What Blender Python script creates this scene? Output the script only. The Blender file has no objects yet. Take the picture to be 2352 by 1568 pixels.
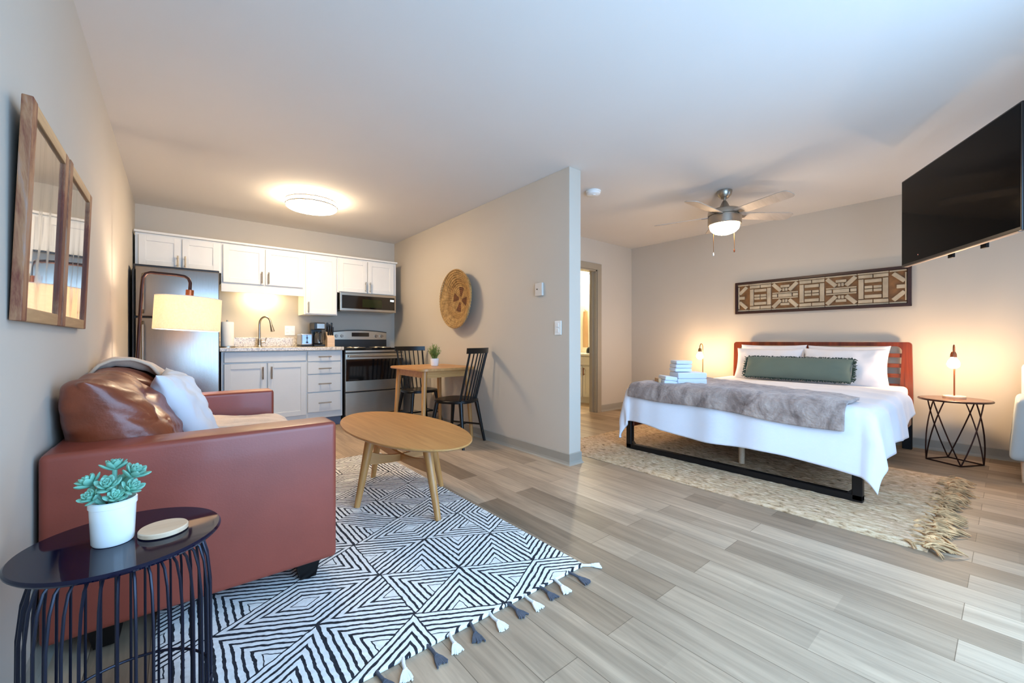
import bpy, bmesh, math, random
from mathutils import Vector, Matrix, noise as mnoise
random.seed(7)
PI = math.pi
SC = bpy.context.scene
COL = SC.collection

# ---------------------------------------------------------------- camera
cam_d = bpy.data.cameras.new('camera')
cam_d.sensor_fit = 'HORIZONTAL'
cam_d.sensor_width = 36.0
cam_d.lens = 940.19 / 2352 * 36.0
cam_d.clip_start = 0.02
cam = bpy.data.objects.new('camera', cam_d)
COL.objects.link(cam)
cam.location = (0.3317, -5.7538, 1.0155)
cam.rotation_euler = (PI / 2 - 0.0014, 0.0, -0.6867)
SC.camera = cam

# ---------------------------------------------------------------- world, exposure, daylight
SC.view_settings.view_transform = 'Standard'
SC.view_settings.look = 'None'
SC.view_settings.gamma = 1.0
SC.view_settings.use_curve_mapping = False
SC.view_settings.exposure = 0.15
SC.cycles.max_bounces = 8
SC.cycles.diffuse_bounces = 5
SC.cycles.glossy_bounces = 4
SC.cycles.transmission_bounces = 6
SC.cycles.sample_clamp_indirect = 6.0
SC.cycles.caustics_reflective = False
SC.cycles.caustics_refractive = False

wd = bpy.data.worlds.new('sky')
SC.world = wd
wd.use_nodes = True
bg = wd.node_tree.nodes['Background']
bg.inputs[0].default_value = (0.62, 0.80, 1.0, 1)
bg.inputs[1].default_value = 1.0

DAY = (0.33, 0.61, 1.0)
WARM = (1.0, 0.70, 0.38)


def area(name, loc, rot, sx, sy, power, color):
    d = bpy.data.lights.new(name, 'AREA')
    d.shape = 'RECTANGLE'
    d.size, d.size_y = sx, sy
    d.energy = power
    d.color = color
    o = bpy.data.objects.new(name, d)
    o.location = loc
    o.rotation_euler = rot
    COL.objects.link(o)
    return o


# daylight that comes in through the two openings of the window wall behind the camera
area('daylight_wide_window', (1.75, -6.42, 1.12), (PI / 2 - 0.20, 0, 0), 2.6, 2.0, 138, DAY)
area('daylight_small_window', (5.0, -6.42, 1.45), (PI / 2, 0, 0), 1.0, 1.2, 7, DAY)

# ================================================================ helpers


def srgb(r, g, b):
    f = lambda c: (c / 255 / 12.92) if c / 255 <= 0.04045 else ((c / 255 + 0.055) / 1.055) ** 2.4
    return (f(r), f(g), f(b))


def new_mat(name):
    m = bpy.data.materials.new(name)
    m.use_nodes = True
    nt = m.node_tree
    return m, nt, nt.nodes['Principled BSDF']


def node(nt, t, **kw):
    n = nt.nodes.new(t)
    for k, v in kw.items():
        setattr(n, k, v)
    return n


def coords(nt, scale=(1, 1, 1), kind='Object'):
    tc = node(nt, 'ShaderNodeTexCoord')
    mp = node(nt, 'ShaderNodeMapping')
    mp.inputs['Scale'].default_value = scale
    nt.links.new(tc.outputs[kind], mp.inputs[0])
    return mp.outputs[0]


def ramp(nt, fac, stops):
    r = node(nt, 'ShaderNodeValToRGB')
    el = r.color_ramp.elements
    while len(el) < len(stops):
        el.new(0.5)
    for e, (p, c) in zip(el, stops):
        e.position = p
        e.color = (*c, 1)
    nt.links.new(fac, r.inputs[0])
    return r.outputs[0]


def noise_tex(nt, vec, scale, detail=3, rough=0.5, dist=0.0):
    n = node(nt, 'ShaderNodeTexNoise')
    n.inputs['Scale'].default_value = scale
    n.inputs['Detail'].default_value = detail
    n.inputs['Roughness'].default_value = rough
    n.inputs['Distortion'].default_value = dist
    nt.links.new(vec, n.inputs['Vector'])
    return n.outputs[0]


def add_bump(nt, bs, height, strength, dist=0.01):
    b = node(nt, 'ShaderNodeBump')
    b.inputs['Strength'].default_value = strength
    b.inputs['Distance'].default_value = dist
    nt.links.new(height, b.inputs['Height'])
    nt.links.new(b.outputs[0], bs.inputs['Normal'])


def mul(c, k):
    return tuple(min(1.0, x * k) for x in c)


def mat(name, base, rough=0.5, metal=0.0, var=0.05, vscale=6.0, bump=0.0, bscale=60.0, stretch=(1, 1, 1), coat=0.0,
        sheen=0.0, spec=0.5, bdist=0.01):
    m, nt, bs = new_mat(name)
    v = coords(nt, stretch)
    f = noise_tex(nt, v, vscale)
    c = ramp(nt, f, [(0.3, mul(base, 1 - var)), (0.7, mul(base, 1 + var))])
    nt.links.new(c, bs.inputs['Base Color'])
    bs.inputs['Roughness'].default_value = rough
    bs.inputs['Metallic'].default_value = metal
    bs.inputs['Coat Weight'].default_value = coat
    bs.inputs['Coat Roughness'].default_value = 0.1
    bs.inputs['Sheen Weight'].default_value = sheen
    bs.inputs['Specular IOR Level'].default_value = spec
    if bump:
        add_bump(nt, bs, noise_tex(nt, v, bscale, 4), bump, bdist)
    return m


def wood(name, dark, light, rough=0.4, axis=1, fine=26.0, coat=0.0, contrast=(0.3, 0.75)):
    m, nt, bs = new_mat(name)
    s = [fine, fine, fine]
    s[axis] = fine * 0.06
    v = coords(nt, tuple(s))
    f = noise_tex(nt, v, 1.0, 5, 0.6, 0.6)
    c = ramp(nt, f, [(contrast[0], dark), (contrast[1], light)])
    nt.links.new(c, bs.inputs['Base Color'])
    bs.inputs['Roughness'].default_value = rough
    bs.inputs['Coat Weight'].default_value = coat
    add_bump(nt, bs, f, 0.08, 0.004)
    return m


def emis(name, color, strength, base=(0.9, 0.88, 0.82)):
    m, nt, bs = new_mat(name)
    bs.inputs['Base Color'].default_value = (*base, 1)
    v = coords(nt)
    f = noise_tex(nt, v, 3.0, 1)
    c = ramp(nt, f, [(0.0, mul(color, 0.97)), (1.0, color)])
    nt.links.new(c, bs.inputs['Emission Color'])
    bs.inputs['Emission Strength'].default_value = strength
    return m


# ---- mesh helpers -------------------------------------------------------


def BM():
    return bmesh.new()


def box(bm, x0, x1, y0, y1, z0, z1, bev=0.0, seg=2, mtx=None):
    r = bmesh.ops.create_cube(bm, size=1.0)
    vs = r['verts']
    for v in vs:
        v.co = Vector((x0 + (v.co.x + .5) * (x1 - x0), y0 + (v.co.y + .5) * (y1 - y0), z0 + (v.co.z + .5) * (z1 - z0)))
    if bev:
        es = list({e for v in vs for e in v.link_edges})
        rr = bmesh.ops.bevel(bm, geom=es + vs, offset=bev, segments=seg, affect='EDGES', profile=0.6)
        vs = [v for v in rr['verts'] if v.is_valid]
        vs = list({v for f in rr['faces'] if f.is_valid for v in f.verts} | set(vs))
    if mtx is not None:
        allv = set(vs)
        stack = list(vs)
        while stack:
            v = stack.pop()
            for e in v.link_edges:
                w = e.other_vert(v)
                if w not in allv:
                    allv.add(w)
                    stack.append(w)
        bmesh.ops.transform(bm, matrix=mtx, verts=list(allv))
    return bm


def basis(d):
    d = Vector(d).normalized()
    a = Vector((0, 0, 1)) if abs(d.z) < 0.95 else Vector((1, 0, 0))
    u = d.cross(a).normalized()
    return u, d.cross(u).normalized()


def ring_loft(bm, rings, close=True, cap=True):
    vv = [[bm.verts.new(p) for p in r] for r in rings]
    n = len(rings[0])
    for a, b in zip(vv, vv[1:]):
        for i in range(n if close else n - 1):
            j = (i + 1) % n
            try:
                bm.faces.new((a[i], a[j], b[j], b[i]))
            except ValueError:
                pass
    if cap and close:
        for r in (vv[0][::-1], vv[-1]):
            try:
                bm.faces.new(r)
            except ValueError:
                pass
    return vv


def cyl(bm, p0, p1, r0, r1=None, seg=20):
    r1 = r0 if r1 is None else r1
    p0, p1 = Vector(p0), Vector(p1)
    u, w = basis(p1 - p0)
    rings = []
    for p, r in ((p0, r0), (p1, r1)):
        rings.append([p + (u * math.cos(2 * PI * i / seg) + w * math.sin(2 * PI * i / seg)) * r for i in range(seg)])
    ring_loft(bm, rings)
    return bm


def tube(bm, pts, r, seg=8, closed=False):
    pts = [Vector(p) for p in pts]
    rad = r if isinstance(r, (list, tuple)) else [r] * len(pts)
    rings = []
    n = len(pts)
    u = None
    for i, p in enumerate(pts):
        a = pts[(i - 1) % n] if (closed or i > 0) else p
        b = pts[(i + 1) % n] if (closed or i < n - 1) else p
        d = (b - a).normalized()
        if u is None:
            u, w = basis(d)
        else:
            u = (u - d * u.dot(d))
            u = u.normalized() if u.length > 1e-6 else basis(d)[0]
            w = d.cross(u)
        rings.append([p + (u * math.cos(2 * PI * k / seg) + w * math.sin(2 * PI * k / seg)) * rad[i] for k in range(seg)])
    if closed:
        rings.append(rings[0])
        vv = ring_loft(bm, rings[:-1], True, False)
        a, b = vv[-1], vv[0]
        best = min(range(seg), key=lambda s: sum((a[k].co - b[(k + s) % seg].co).length for k in range(seg)))
        for k in range(seg):
            try:
                bm.faces.new((a[k], a[(k + 1) % seg], b[(k + 1 + best) % seg], b[(k + best) % seg]))
            except ValueError:
                pass
    else:
        ring_loft(bm, rings)
    return bm


def lathe(bm, prof, c=(0, 0, 0), seg=40, axis='z', cap=True, sx=1.0, sy=1.0):
    rings = []
    for r, h in prof:
        ring = []
        for i in range(seg):
            a = 2 * PI * i / seg
            x, y = r * math.cos(a) * sx, r * math.sin(a) * sy
            p = {'z': (x, y, h), 'x': (h, x, y), 'y': (x, h, y)}[axis]
            ring.append(Vector(p) + Vector(c))
        rings.append(ring)
    ring_loft(bm, rings, True, cap)
    return bm


def slab(bm, outline, z0, z1, bev=0.0, seg=2):
    vs = [bm.verts.new((x, y, z0)) for x, y in outline]
    f = bm.faces.new(vs)
    r = bmesh.ops.extrude_face_region(bm, geom=[f])
    up = [g for g in r['geom'] if isinstance(g, bmesh.types.BMVert)]
    bmesh.ops.translate(bm, vec=(0, 0, z1 - z0), verts=up)
    bmesh.ops.recalc_face_normals(bm, faces=bm.faces)
    if bev:
        es = [e for e in bm.edges if abs(e.verts[0].co.z - e.verts[1].co.z) < 1e-6 and len(e.link_faces) == 2
              and e.calc_face_angle(0) > 0.6]
        bmesh.ops.bevel(bm, geom=es, offset=bev, segments=seg, affect='EDGES')
    return bm


def grid(bm, fn, nu, nv):
    vv = [[bm.verts.new(fn(i / nu, j / nv)) for j in range(nv + 1)] for i in range(nu + 1)]
    for i in range(nu):
        for j in range(nv):
            bm.faces.new((vv[i][j], vv[i + 1][j], vv[i + 1][j + 1], vv[i][j + 1]))
    return vv


def n3(x, y, z, s=1.0):
    return mnoise.noise(Vector((x * s, y * s, z * s)))


def pillow_bm(w, h, t, mtx, n=26, pinch=0.10, crease=0.012, seed=0.0, p=2.4, a=0.5):
    """stuffed cushion: w along local x, h along local y, thickness t along local z"""
    bm = BM()
    def pt(u, v, side):
        U, V = 2 * u - 1, 2 * v - 1
        ex = 1 - pinch * (1 - abs(V) ** 2) * abs(U) ** 3
        ey = 1 - pinch * (1 - abs(U) ** 2) * abs(V) ** 3
        prof = (max(0, 1 - abs(U) ** p) * max(0, 1 - abs(V) ** p)) ** a
        x, y = U * w / 2 * ex, V * h / 2 * ey
        z = side * t / 2 * prof
        edge = min(1, prof * 2)
        z += side * edge * crease * (n3(x * 9 + seed, y * 9, side * 3.1) + 0.6 * n3(x * 22 + seed, y * 22, side))
        return mtx @ Vector((x, y, z))
    front = [[None] * (n + 1) for _ in range(n + 1)]
    back = [[None] * (n + 1) for _ in range(n + 1)]
    for i in range(n + 1):
        for j in range(n + 1):
            # denser sampling towards the seams
            u = 0.5 - 0.5 * math.cos(PI * i / n)
            v = 0.5 - 0.5 * math.cos(PI * j / n)
            front[i][j] = bm.verts.new(pt(u, v, 1))
            back[i][j] = front[i][j] if (i in (0, n) or j in (0, n)) else bm.verts.new(pt(u, v, -1))
    for i in range(n):
        for j in range(n):
            bm.faces.new((front[i][j], front[i + 1][j], front[i + 1][j + 1], front[i][j + 1]))
            bm.faces.new((back[i][j], back[i][j + 1], back[i + 1][j + 1], back[i + 1][j]))
    return bm


def frame3(o, ex, ey, ez):
    m = Matrix.Identity(4)
    for k, v in enumerate((ex, ey, ez)):
        v = Vector(v).normalized()
        for r in range(3):
            m[r][k] = v[r]
    for r in range(3):
        m[r][3] = o[r]
    return m


# ---- objects ------------------------------------------------------------
ORIG = {}


def tag(o, label=None, cat=None, group=None, kind=None):
    if label:
        o['label'] = label
    if cat:
        o['category'] = cat
    if group:
        o['group'] = group
    if kind:
        o['kind'] = kind
    return o


def thing(name, label, cat, loc=(0, 0, 0), rotz=0.0, group=None, rot=None):
    o = bpy.data.objects.new(name, None)
    o.empty_display_size = 0.05
    COL.objects.link(o)
    o.location = loc
    o.rotation_euler = rot if rot else (0, 0, rotz)
    ORIG[o.name] = Vector(loc)
    return tag(o, label, cat, group)


def obj(name, bm, m, parent=None, local=False, smooth=True, label=None, kind=None, auto=35):
    """link bm as one mesh object; its vertices are given in world space unless local"""
    bmesh.ops.recalc_face_normals(bm, faces=bm.faces)
    off = Vector((0, 0, 0))
    if parent is not None:
        root = parent
        while root.parent:
            root = root.parent
        off = ORIG.get(root.name, Vector((0, 0, 0)))
        if local:
            off = Vector((0, 0, 0))
    else:
        xs = [v.co for v in bm.verts]
        lo = Vector((min(c.x for c in xs), min(c.y for c in xs), min(c.z for c in xs)))
        hi = Vector((max(c.x for c in xs), max(c.y for c in xs), max(c.z for c in xs)))
        off = Vector(((lo.x + hi.x) / 2, (lo.y + hi.y) / 2, lo.z))
    bmesh.ops.translate(bm, vec=-off, verts=bm.verts)
    me = bpy.data.meshes.new(name)
    if smooth:
        for f in bm.faces:
            f.smooth = True
        lim = math.radians(auto)
        for e in bm.edges:
            if len(e.link_faces) == 2 and e.calc_face_angle(0) > lim:
                e.smooth = False
    bm.to_mesh(me)
    bm.free()
    me.materials.append(m)
    o = bpy.data.objects.new(name, me)
    COL.objects.link(o)
    if parent is not None:
        o.parent = parent
    else:
        o.location = off
        ORIG[o.name] = off
    if label:
        o['label'] = label
    if kind:
        o['kind'] = kind
    return o


def struct(name, bm, m, parent=None, smooth=False):
    o = obj(name, bm, m, parent, smooth=smooth)
    if parent is None:
        o['kind'] = 'structure'
    return o


def copy_tree(o, loc=None, rotz=None, label=None):
    c = o.copy()
    COL.objects.link(c)
    for ch in list(o.children):
        d = ch.copy()
        COL.objects.link(d)
        d.parent = c
        for g in list(ch.children):
            e = g.copy()
            COL.objects.link(e)
            e.parent = d
    if loc is not None:
        c.location = loc
    if rotz is not None:
        c.rotation_euler = (0, 0, rotz)
    if label:
        c['label'] = label
    return c


# ================================================================ room sizes
H = 2.44
W = 2.8113          # living side of the partition
WT = 0.138
PE = -3.468         # free end of the partition
FY = -2.024         # bedroom far wall
BX = 5.785          # headboard wall
SY = -6.40          # window wall behind the camera

# ================================================================ materials
M = {}
M['wall'] = mat('wall_paint', srgb(198, 189, 175), 0.85, var=0.012, vscale=2.0, bump=0.04, bscale=220, bdist=0.003)
M['ceil'] = mat('ceiling_paint', srgb(220, 215, 208), 0.9, var=0.01, vscale=2.0, bump=0.05, bscale=160, bdist=0.003)
M['base'] = mat('baseboard_vinyl', srgb(158, 152, 140), 0.5, var=0.02)
M['casing'] = mat('door_casing_paint', srgb(160, 148, 128), 0.4, var=0.02)
M['bath'] = mat('bathroom_paint', srgb(236, 228, 206), 0.7, var=0.02)
M['cab'] = mat('white_cabinet_paint', srgb(232, 230, 224), 0.38, var=0.012)
M['cabgrey'] = mat('pale_grey_cabinet_paint', srgb(205, 207, 205), 0.4, var=0.012)
M['toe'] = mat('toe_kick', srgb(96, 104, 122), 0.6)
M['nickel'] = mat('brushed_nickel', srgb(176, 168, 156), 0.32, 1.0, var=0.06, vscale=40, stretch=(1, 1, 12))
M['steel'] = mat('stainless_steel', srgb(150, 142, 134), 0.26, 1.0, var=0.05, vscale=30, stretch=(14, 14, 0.4))
M['steelh'] = mat('stainless_steel_horizontal', srgb(182, 174, 160), 0.28, 1.0, var=0.05, vscale=30, stretch=(0.4, 14, 14))
M['blackg'] = mat('black_glass', srgb(12, 12, 14), 0.06, var=0.02, coat=0.6)
M['black'] = mat('black_plastic', srgb(22, 21, 21), 0.35, var=0.05)
M['blackm'] = mat('black_metal', srgb(24, 20, 20), 0.42, 0.3, var=0.08)
M['blackpaint'] = mat('black_painted_wood', srgb(11, 9, 9), 0.32, var=0.15, vscale=20, spec=0.35)
M['white'] = mat('white_plastic', srgb(236, 236, 232), 0.4, var=0.01)
M['leather'] = mat('brown_leather', srgb(140, 64, 48), 0.40, var=0.10, vscale=5, bump=0.10, bscale=180, bdist=0.002, coat=0.12)
M['leather2'] = mat('soft_brown_leather', srgb(128, 60, 34), 0.38, var=0.22, vscale=7, bump=0.25, bscale=22, bdist=0.012, coat=0.1)
M['oak'] = wood('oak', srgb(176, 122, 66), srgb(206, 154, 92), 0.38, axis=0, fine=30)
M['oaky'] = wood('oak_lengthwise', srgb(178, 124, 68), srgb(206, 154, 92), 0.36, axis=1, fine=30)
M['oakz'] = wood('oak_upright', srgb(172, 118, 62), srgb(204, 150, 88), 0.38, axis=2, fine=30)
M['cherry'] = wood('cherry_wood', srgb(88, 32, 12), srgb(140, 62, 26), 0.3, axis=1, fine=26, coat=0.3)
M['cherryz'] = wood('cherry_wood_upright', srgb(84, 28, 11), srgb(138, 58, 24), 0.3, axis=2, fine=26, coat=0.3)
M['linen'] = mat('white_bed_linen', srgb(232, 230, 234), 0.85, var=0.01, bump=0.28, bscale=9, bdist=0.016, sheen=0.2)
M['pillowc'] = mat('white_pillow_cotton', srgb(240, 236, 236), 0.85, var=0.01, bump=0.12, bscale=10, bdist=0.012, sheen=0.2)
M['cushionw'] = mat('white_cushion_canvas', srgb(226, 228, 232), 0.9, var=0.02, bump=0.12, bscale=12, bdist=0.012)
M['knit'] = mat('cream_knit', srgb(226, 198, 170), 0.95, var=0.05, vscale=30, bump=0.3, bscale=160, bdist=0.003, sheen=0.3)
M['green'] = mat('grey_green_linen', srgb(98, 114, 104), 0.9, var=0.04, bump=0.15, bscale=200, bdist=0.002, sheen=0.2)
M['greend'] = mat('dark_green_fringe', srgb(52, 72, 64), 0.95, var=0.2, vscale=40)
M['ceramic'] = mat('white_ceramic', srgb(240, 242, 240), 0.18, var=0.01, coat=0.3)
M['succ'] = mat('succulent_green', srgb(120, 178, 156), 0.5, var=0.25, vscale=26)
M['herb'] = mat('light_green_leaves', srgb(128, 148, 74), 0.6, var=0.25, vscale=40)
M['soil'] = mat('dark_soil', srgb(44, 40, 32), 0.95, var=0.3, vscale=60)
M['palew'] = wood('pale_wood', srgb(212, 178, 144), srgb(228, 202, 172), 0.5, axis=0, fine=40)
M['paper'] = mat('paper_towel', srgb(240, 238, 230), 0.95, var=0.02, bump=0.2, bscale=120, bdist=0.002)
M['brass'] = mat('antique_brass', srgb(150, 112, 62), 0.35, 1.0, var=0.08)
M['copper'] = mat('copper', srgb(158, 92, 62), 0.35, 1.0, var=0.08)
M['bronze'] = mat('dark_bronze', srgb(58, 34, 28), 0.4, 0.7, var=0.1)
M['tan'] = mat('tan_fabric', srgb(196, 158, 118), 0.9, var=0.04)
M['towel'] = mat('white_terry', srgb(226, 232, 242), 0.95, var=0.02, bump=0.3, bscale=220, bdist=0.003, sheen=0.3)
M['shell'] = mat('pale_grey_shell', srgb(188, 198, 200), 0.5, var=0.01)
M['glasslit'] = emis('frosted_glass_lit', (1.0, 0.74, 0.47), 56.0)
M['kitchenlit'] = emis('drum_diffuser_lit', (1.0, 0.77, 0.51), 58.0)
M['bulb'] = emis('warm_bulb', (1.0, 0.67, 0.38), 290.0)
M['lampbulb'] = emis('shade_bulb', (1.0, 0.79, 0.60), 230.0)
M['under'] = emis('under_cabinet_lamp', (1.0, 0.78, 0.44), 105.0)
M['bathlit'] = emis('bathroom_globe_lit', (1.0, 0.90, 0.64), 620.0)
M['clock'] = emis('clock_digits', (0.75, 0.92, 1.0), 3.0)
M['led'] = emis('red_standby_led', (1.0, 0.10, 0.05), 0.8)


def floor_mat():
    m, nt, bs = new_mat('grey_oak_planks')
    tc = node(nt, 'ShaderNodeTexCoord')
    sep = node(nt, 'ShaderNodeSeparateXYZ')
    nt.links.new(tc.outputs['Object'], sep.inputs[0])
    cmb = node(nt, 'ShaderNodeCombineXYZ')
    nt.links.new(sep.outputs[1], cmb.inputs[0])
    nt.links.new(sep.outputs[0], cmb.inputs[1])

    def brick(w, h, off, c1, c2, mortar):
        b = node(nt, 'ShaderNodeTexBrick')
        b.offset = off
        b.offset_frequency = 2
        b.inputs['Scale'].default_value = 1.0
        b.inputs['Brick Width'].default_value = w
        b.inputs['Row Height'].default_value = h
        b.inputs['Mortar Size'].default_value = mortar
        b.inputs['Mortar Smooth'].default_value = 0.1
        b.inputs['Color1'].default_value = (*c1, 1)
        b.inputs['Color2'].default_value = (*c2, 1)
        b.inputs['Mortar'].default_value = (*mul(c1, 0.62), 1)
        nt.links.new(cmb.outputs[0], b.inputs['Vector'])
        return b
    b1 = brick(1.22, 0.152, 0.37, srgb(143, 121, 98), srgb(187, 164, 138), 0.0012)
    b2 = brick(0.71, 0.152, 0.63, (0.40, 0.40, 0.40), (0.60, 0.60, 0.60), 0.0)
    v = coords(nt, (34, 2.0, 1))
    g = noise_tex(nt, v, 1.0, 6, 0.62, 0.9)
    v2 = coords(nt, (7, 0.8, 1))
    g2 = noise_tex(nt, v2, 1.0, 4, 0.55, 1.2)
    gr = ramp(nt, g, [(0.28, (0.30, 0.30, 0.30)), (0.72, (0.66, 0.66, 0.66))])
    gr2 = ramp(nt, g2, [(0.3, (0.34, 0.33, 0.32)), (0.7, (0.62, 0.62, 0.62))])
    cur = b1.outputs[0]
    for a, f in ((b2.outputs[0], 0.55), (gr, 0.55), (gr2, 0.6)):
        mx = node(nt, 'ShaderNodeMix', data_type='RGBA', blend_type='OVERLAY')
        mx.inputs[0].default_value = f
        nt.links.new(cur, mx.inputs[6])
        nt.links.new(a, mx.inputs[7])
        cur = mx.outputs[2]
    nt.links.new(cur, bs.inputs['Base Color'])
    bs.inputs['Roughness'].default_value = 0.48
    bs.inputs['Specular IOR Level'].default_value = 0.3
    add_bump(nt, bs, g, 0.06, 0.003)
    return m


def M_(nt, op, a, b=None):
    n = node(nt, 'ShaderNodeMath', operation=op)
    for i, x in enumerate((a, b)):
        if x is None:
            continue
        if isinstance(x, (int, float)):
            n.inputs[i].default_value = x
        else:
            nt.links.new(x, n.inputs[i])
    return n.outputs[0]


def rug_mat(x0, y0, h, s):
    """woven triangles, every triangle filled with nested chevrons; vertices on columns h apart"""
    m, nt, bs = new_mat('black_and_white_woven_wool')
    tc = node(nt, 'ShaderNodeTexCoord')
    wob = node(nt, 'ShaderNodeTexNoise')
    wob.inputs['Scale'].default_value = 30
    nt.links.new(tc.outputs['Object'], wob.inputs['Vector'])
    vm = node(nt, 'ShaderNodeVectorMath', operation='SCALE')
    vs = node(nt, 'ShaderNodeVectorMath', operation='SUBTRACT')
    nt.links.new(wob.outputs['Color'], vs.inputs[0])
    vs.inputs[1].default_value = (0.5, 0.5, 0.5)
    nt.links.new(vs.outputs[0], vm.inputs[0])
    vm.inputs['Scale'].default_value = 0.012
    va = node(nt, 'ShaderNodeVectorMath', operation='ADD')
    nt.links.new(tc.outputs['Object'], va.inputs[0])
    nt.links.new(vm.outputs[0], va.inputs[1])
    sep = node(nt, 'ShaderNodeSeparateXYZ')
    nt.links.new(va.outputs[0], sep.inputs[0])
    a = M_(nt, 'DIVIDE', M_(nt, 'SUBTRACT', sep.outputs[0], x0), h)
    yy = M_(nt, 'DIVIDE', M_(nt, 'SUBTRACT', sep.outputs[1], y0), s)
    c = M_(nt, 'SUBTRACT', yy, M_(nt, 'MULTIPLY', a, 0.5))
    fa, fc = M_(nt, 'FRACT', a), M_(nt, 'FRACT', c)
    ia, ic = M_(nt, 'FLOOR', a), M_(nt, 'FLOOR', c)
    sm = M_(nt, 'ADD', fa, fc)
    t2 = M_(nt, 'GREATER_THAN', sm, 1.0)

    def sel(u, v):   # u where t2 == 0 else v
        return M_(nt, 'ADD', M_(nt, 'MULTIPLY', u, M_(nt, 'SUBTRACT', 1.0, t2)), M_(nt, 'MULTIPLY', v, t2))
    d1 = sel(fa, M_(nt, 'SUBTRACT', 1.0, fa))
    d2 = sel(fc, M_(nt, 'SUBTRACT', 1.0, fc))
    d3 = sel(M_(nt, 'SUBTRACT', 1.0, sm), M_(nt, 'SUBTRACT', sm, 1.0))
    cv = node(nt, 'ShaderNodeCombineXYZ')
    nt.links.new(ia, cv.inputs[0])
    nt.links.new(ic, cv.inputs[1])
    nt.links.new(t2, cv.inputs[2])
    wn = node(nt, 'ShaderNodeTexWhiteNoise', noise_dimensions='3D')
    nt.links.new(cv.outputs[0], wn.inputs['Vector'])
    r = wn.outputs['Value']
    k1 = M_(nt, 'LESS_THAN', r, 0.34)
    k3 = M_(nt, 'GREATER_THAN', r, 0.67)
    big1, big3 = M_(nt, 'MULTIPLY', k1, 9.0), M_(nt, 'MULTIPLY', k3, 9.0)
    big2 = M_(nt, 'SUBTRACT', 9.0, M_(nt, 'ADD', big1, big3))
    dm = M_(nt, 'MINIMUM', M_(nt, 'MINIMUM', M_(nt, 'ADD', d1, big1), M_(nt, 'ADD', d2, big2)), M_(nt, 'ADD', d3, big3))
    st = M_(nt, 'FRACT', M_(nt, 'ADD', M_(nt, 'MULTIPLY', dm, 12.0), 0.12))
    line = M_(nt, 'LESS_THAN', st, 0.37)
    line = M_(nt, 'MULTIPLY', line, M_(nt, 'LESS_THAN', dm, 0.42))
    v = coords(nt)
    f = noise_tex(nt, v, 60, 2)
    wcol = ramp(nt, f, [(0.3, srgb(234, 232, 226)), (0.7, srgb(250, 250, 246))])
    kcol = ramp(nt, f, [(0.3, srgb(18, 20, 28)), (0.75, srgb(48, 50, 58))])
    mx = node(nt, 'ShaderNodeMix', data_type='RGBA')
    nt.links.new(line, mx.inputs[0])
    nt.links.new(wcol, mx.inputs[6])
    nt.links.new(kcol, mx.inputs[7])
    nt.links.new(mx.outputs[2], bs.inputs['Base Color'])
    bs.inputs['Roughness'].default_value = 0.95
    hgt = M_(nt, 'ADD', M_(nt, 'SUBTRACT', 1.0, line), M_(nt, 'MULTIPLY', f, 0.7))
    add_bump(nt, bs, hgt, 0.35, 0.004)
    return m


def jute_mat():
    m, nt, bs = new_mat('braided_jute')
    v = coords(nt, (60, 20, 1))
    f = noise_tex(nt, v, 1.0, 4, 0.65, 0.5)
    v2 = coords(nt, (3, 3, 1))
    f2 = noise_tex(nt, v2, 1.0, 3)
    c = ramp(nt, f, [(0.30, srgb(104, 76, 50)), (0.42, srgb(194, 160, 122)), (0.70, srgb(234, 206, 172))])
    c2 = ramp(nt, f2, [(0.3, (0.40, 0.40, 0.40)), (0.7, (0.58, 0.57, 0.55))])
    mx = node(nt, 'ShaderNodeMix', data_type='RGBA', blend_type='OVERLAY')
    mx.inputs[0].default_value = 0.6
    nt.links.new(c, mx.inputs[6])
    nt.links.new(c2, mx.inputs[7])
    nt.links.new(mx.outputs[2], bs.inputs['Base Color'])
    bs.inputs['Roughness'].default_value = 0.95
    add_bump(nt, bs, f, 0.7, 0.012)
    return m


def granite_mat():
    m, nt, bs = new_mat('speckled_granite')
    v = coords(nt)
    f = noise_tex(nt, v, 75, 5, 0.7)
    f2 = noise_tex(nt, v, 22, 3, 0.6)
    c = ramp(nt, f, [(0.33, srgb(112, 102, 94)), (0.47, srgb(196, 186, 172)), (0.62, srgb(226, 218, 204))])
    c2 = ramp(nt, f2, [(0.3, (0.42, 0.41, 0.40)), (0.7, (0.58, 0.57, 0.56))])
    mx = node(nt, 'ShaderNodeMix', data_type='RGBA', blend_type='OVERLAY')
    mx.inputs[0].default_value = 0.7
    nt.links.new(c, mx.inputs[6])
    nt.links.new(c2, mx.inputs[7])
    nt.links.new(mx.outputs[2], bs.inputs['Base Color'])
    bs.inputs['Roughness'].default_value = 0.22
    return m


def fur_mat():
    m, nt, bs = new_mat('taupe_faux_fur')
    v = coords(nt, (5, 9, 5))
    f = noise_tex(nt, v, 1.0, 5, 0.65, 0.8)
    c = ramp(nt, f, [(0.28, srgb(90, 68, 58)), (0.5, srgb(154, 132, 120)), (0.75, srgb(200, 178, 164))])
    nt.links.new(c, bs.inputs['Base Color'])
    bs.inputs['Roughness'].default_value = 0.9
    bs.inputs['Sheen Weight'].default_value = 0.5
    v2 = coords(nt, (150, 40, 60))
    add_bump(nt, bs, noise_tex(nt, v2, 1.0, 3), 0.8, 0.01)
    return m


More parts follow.
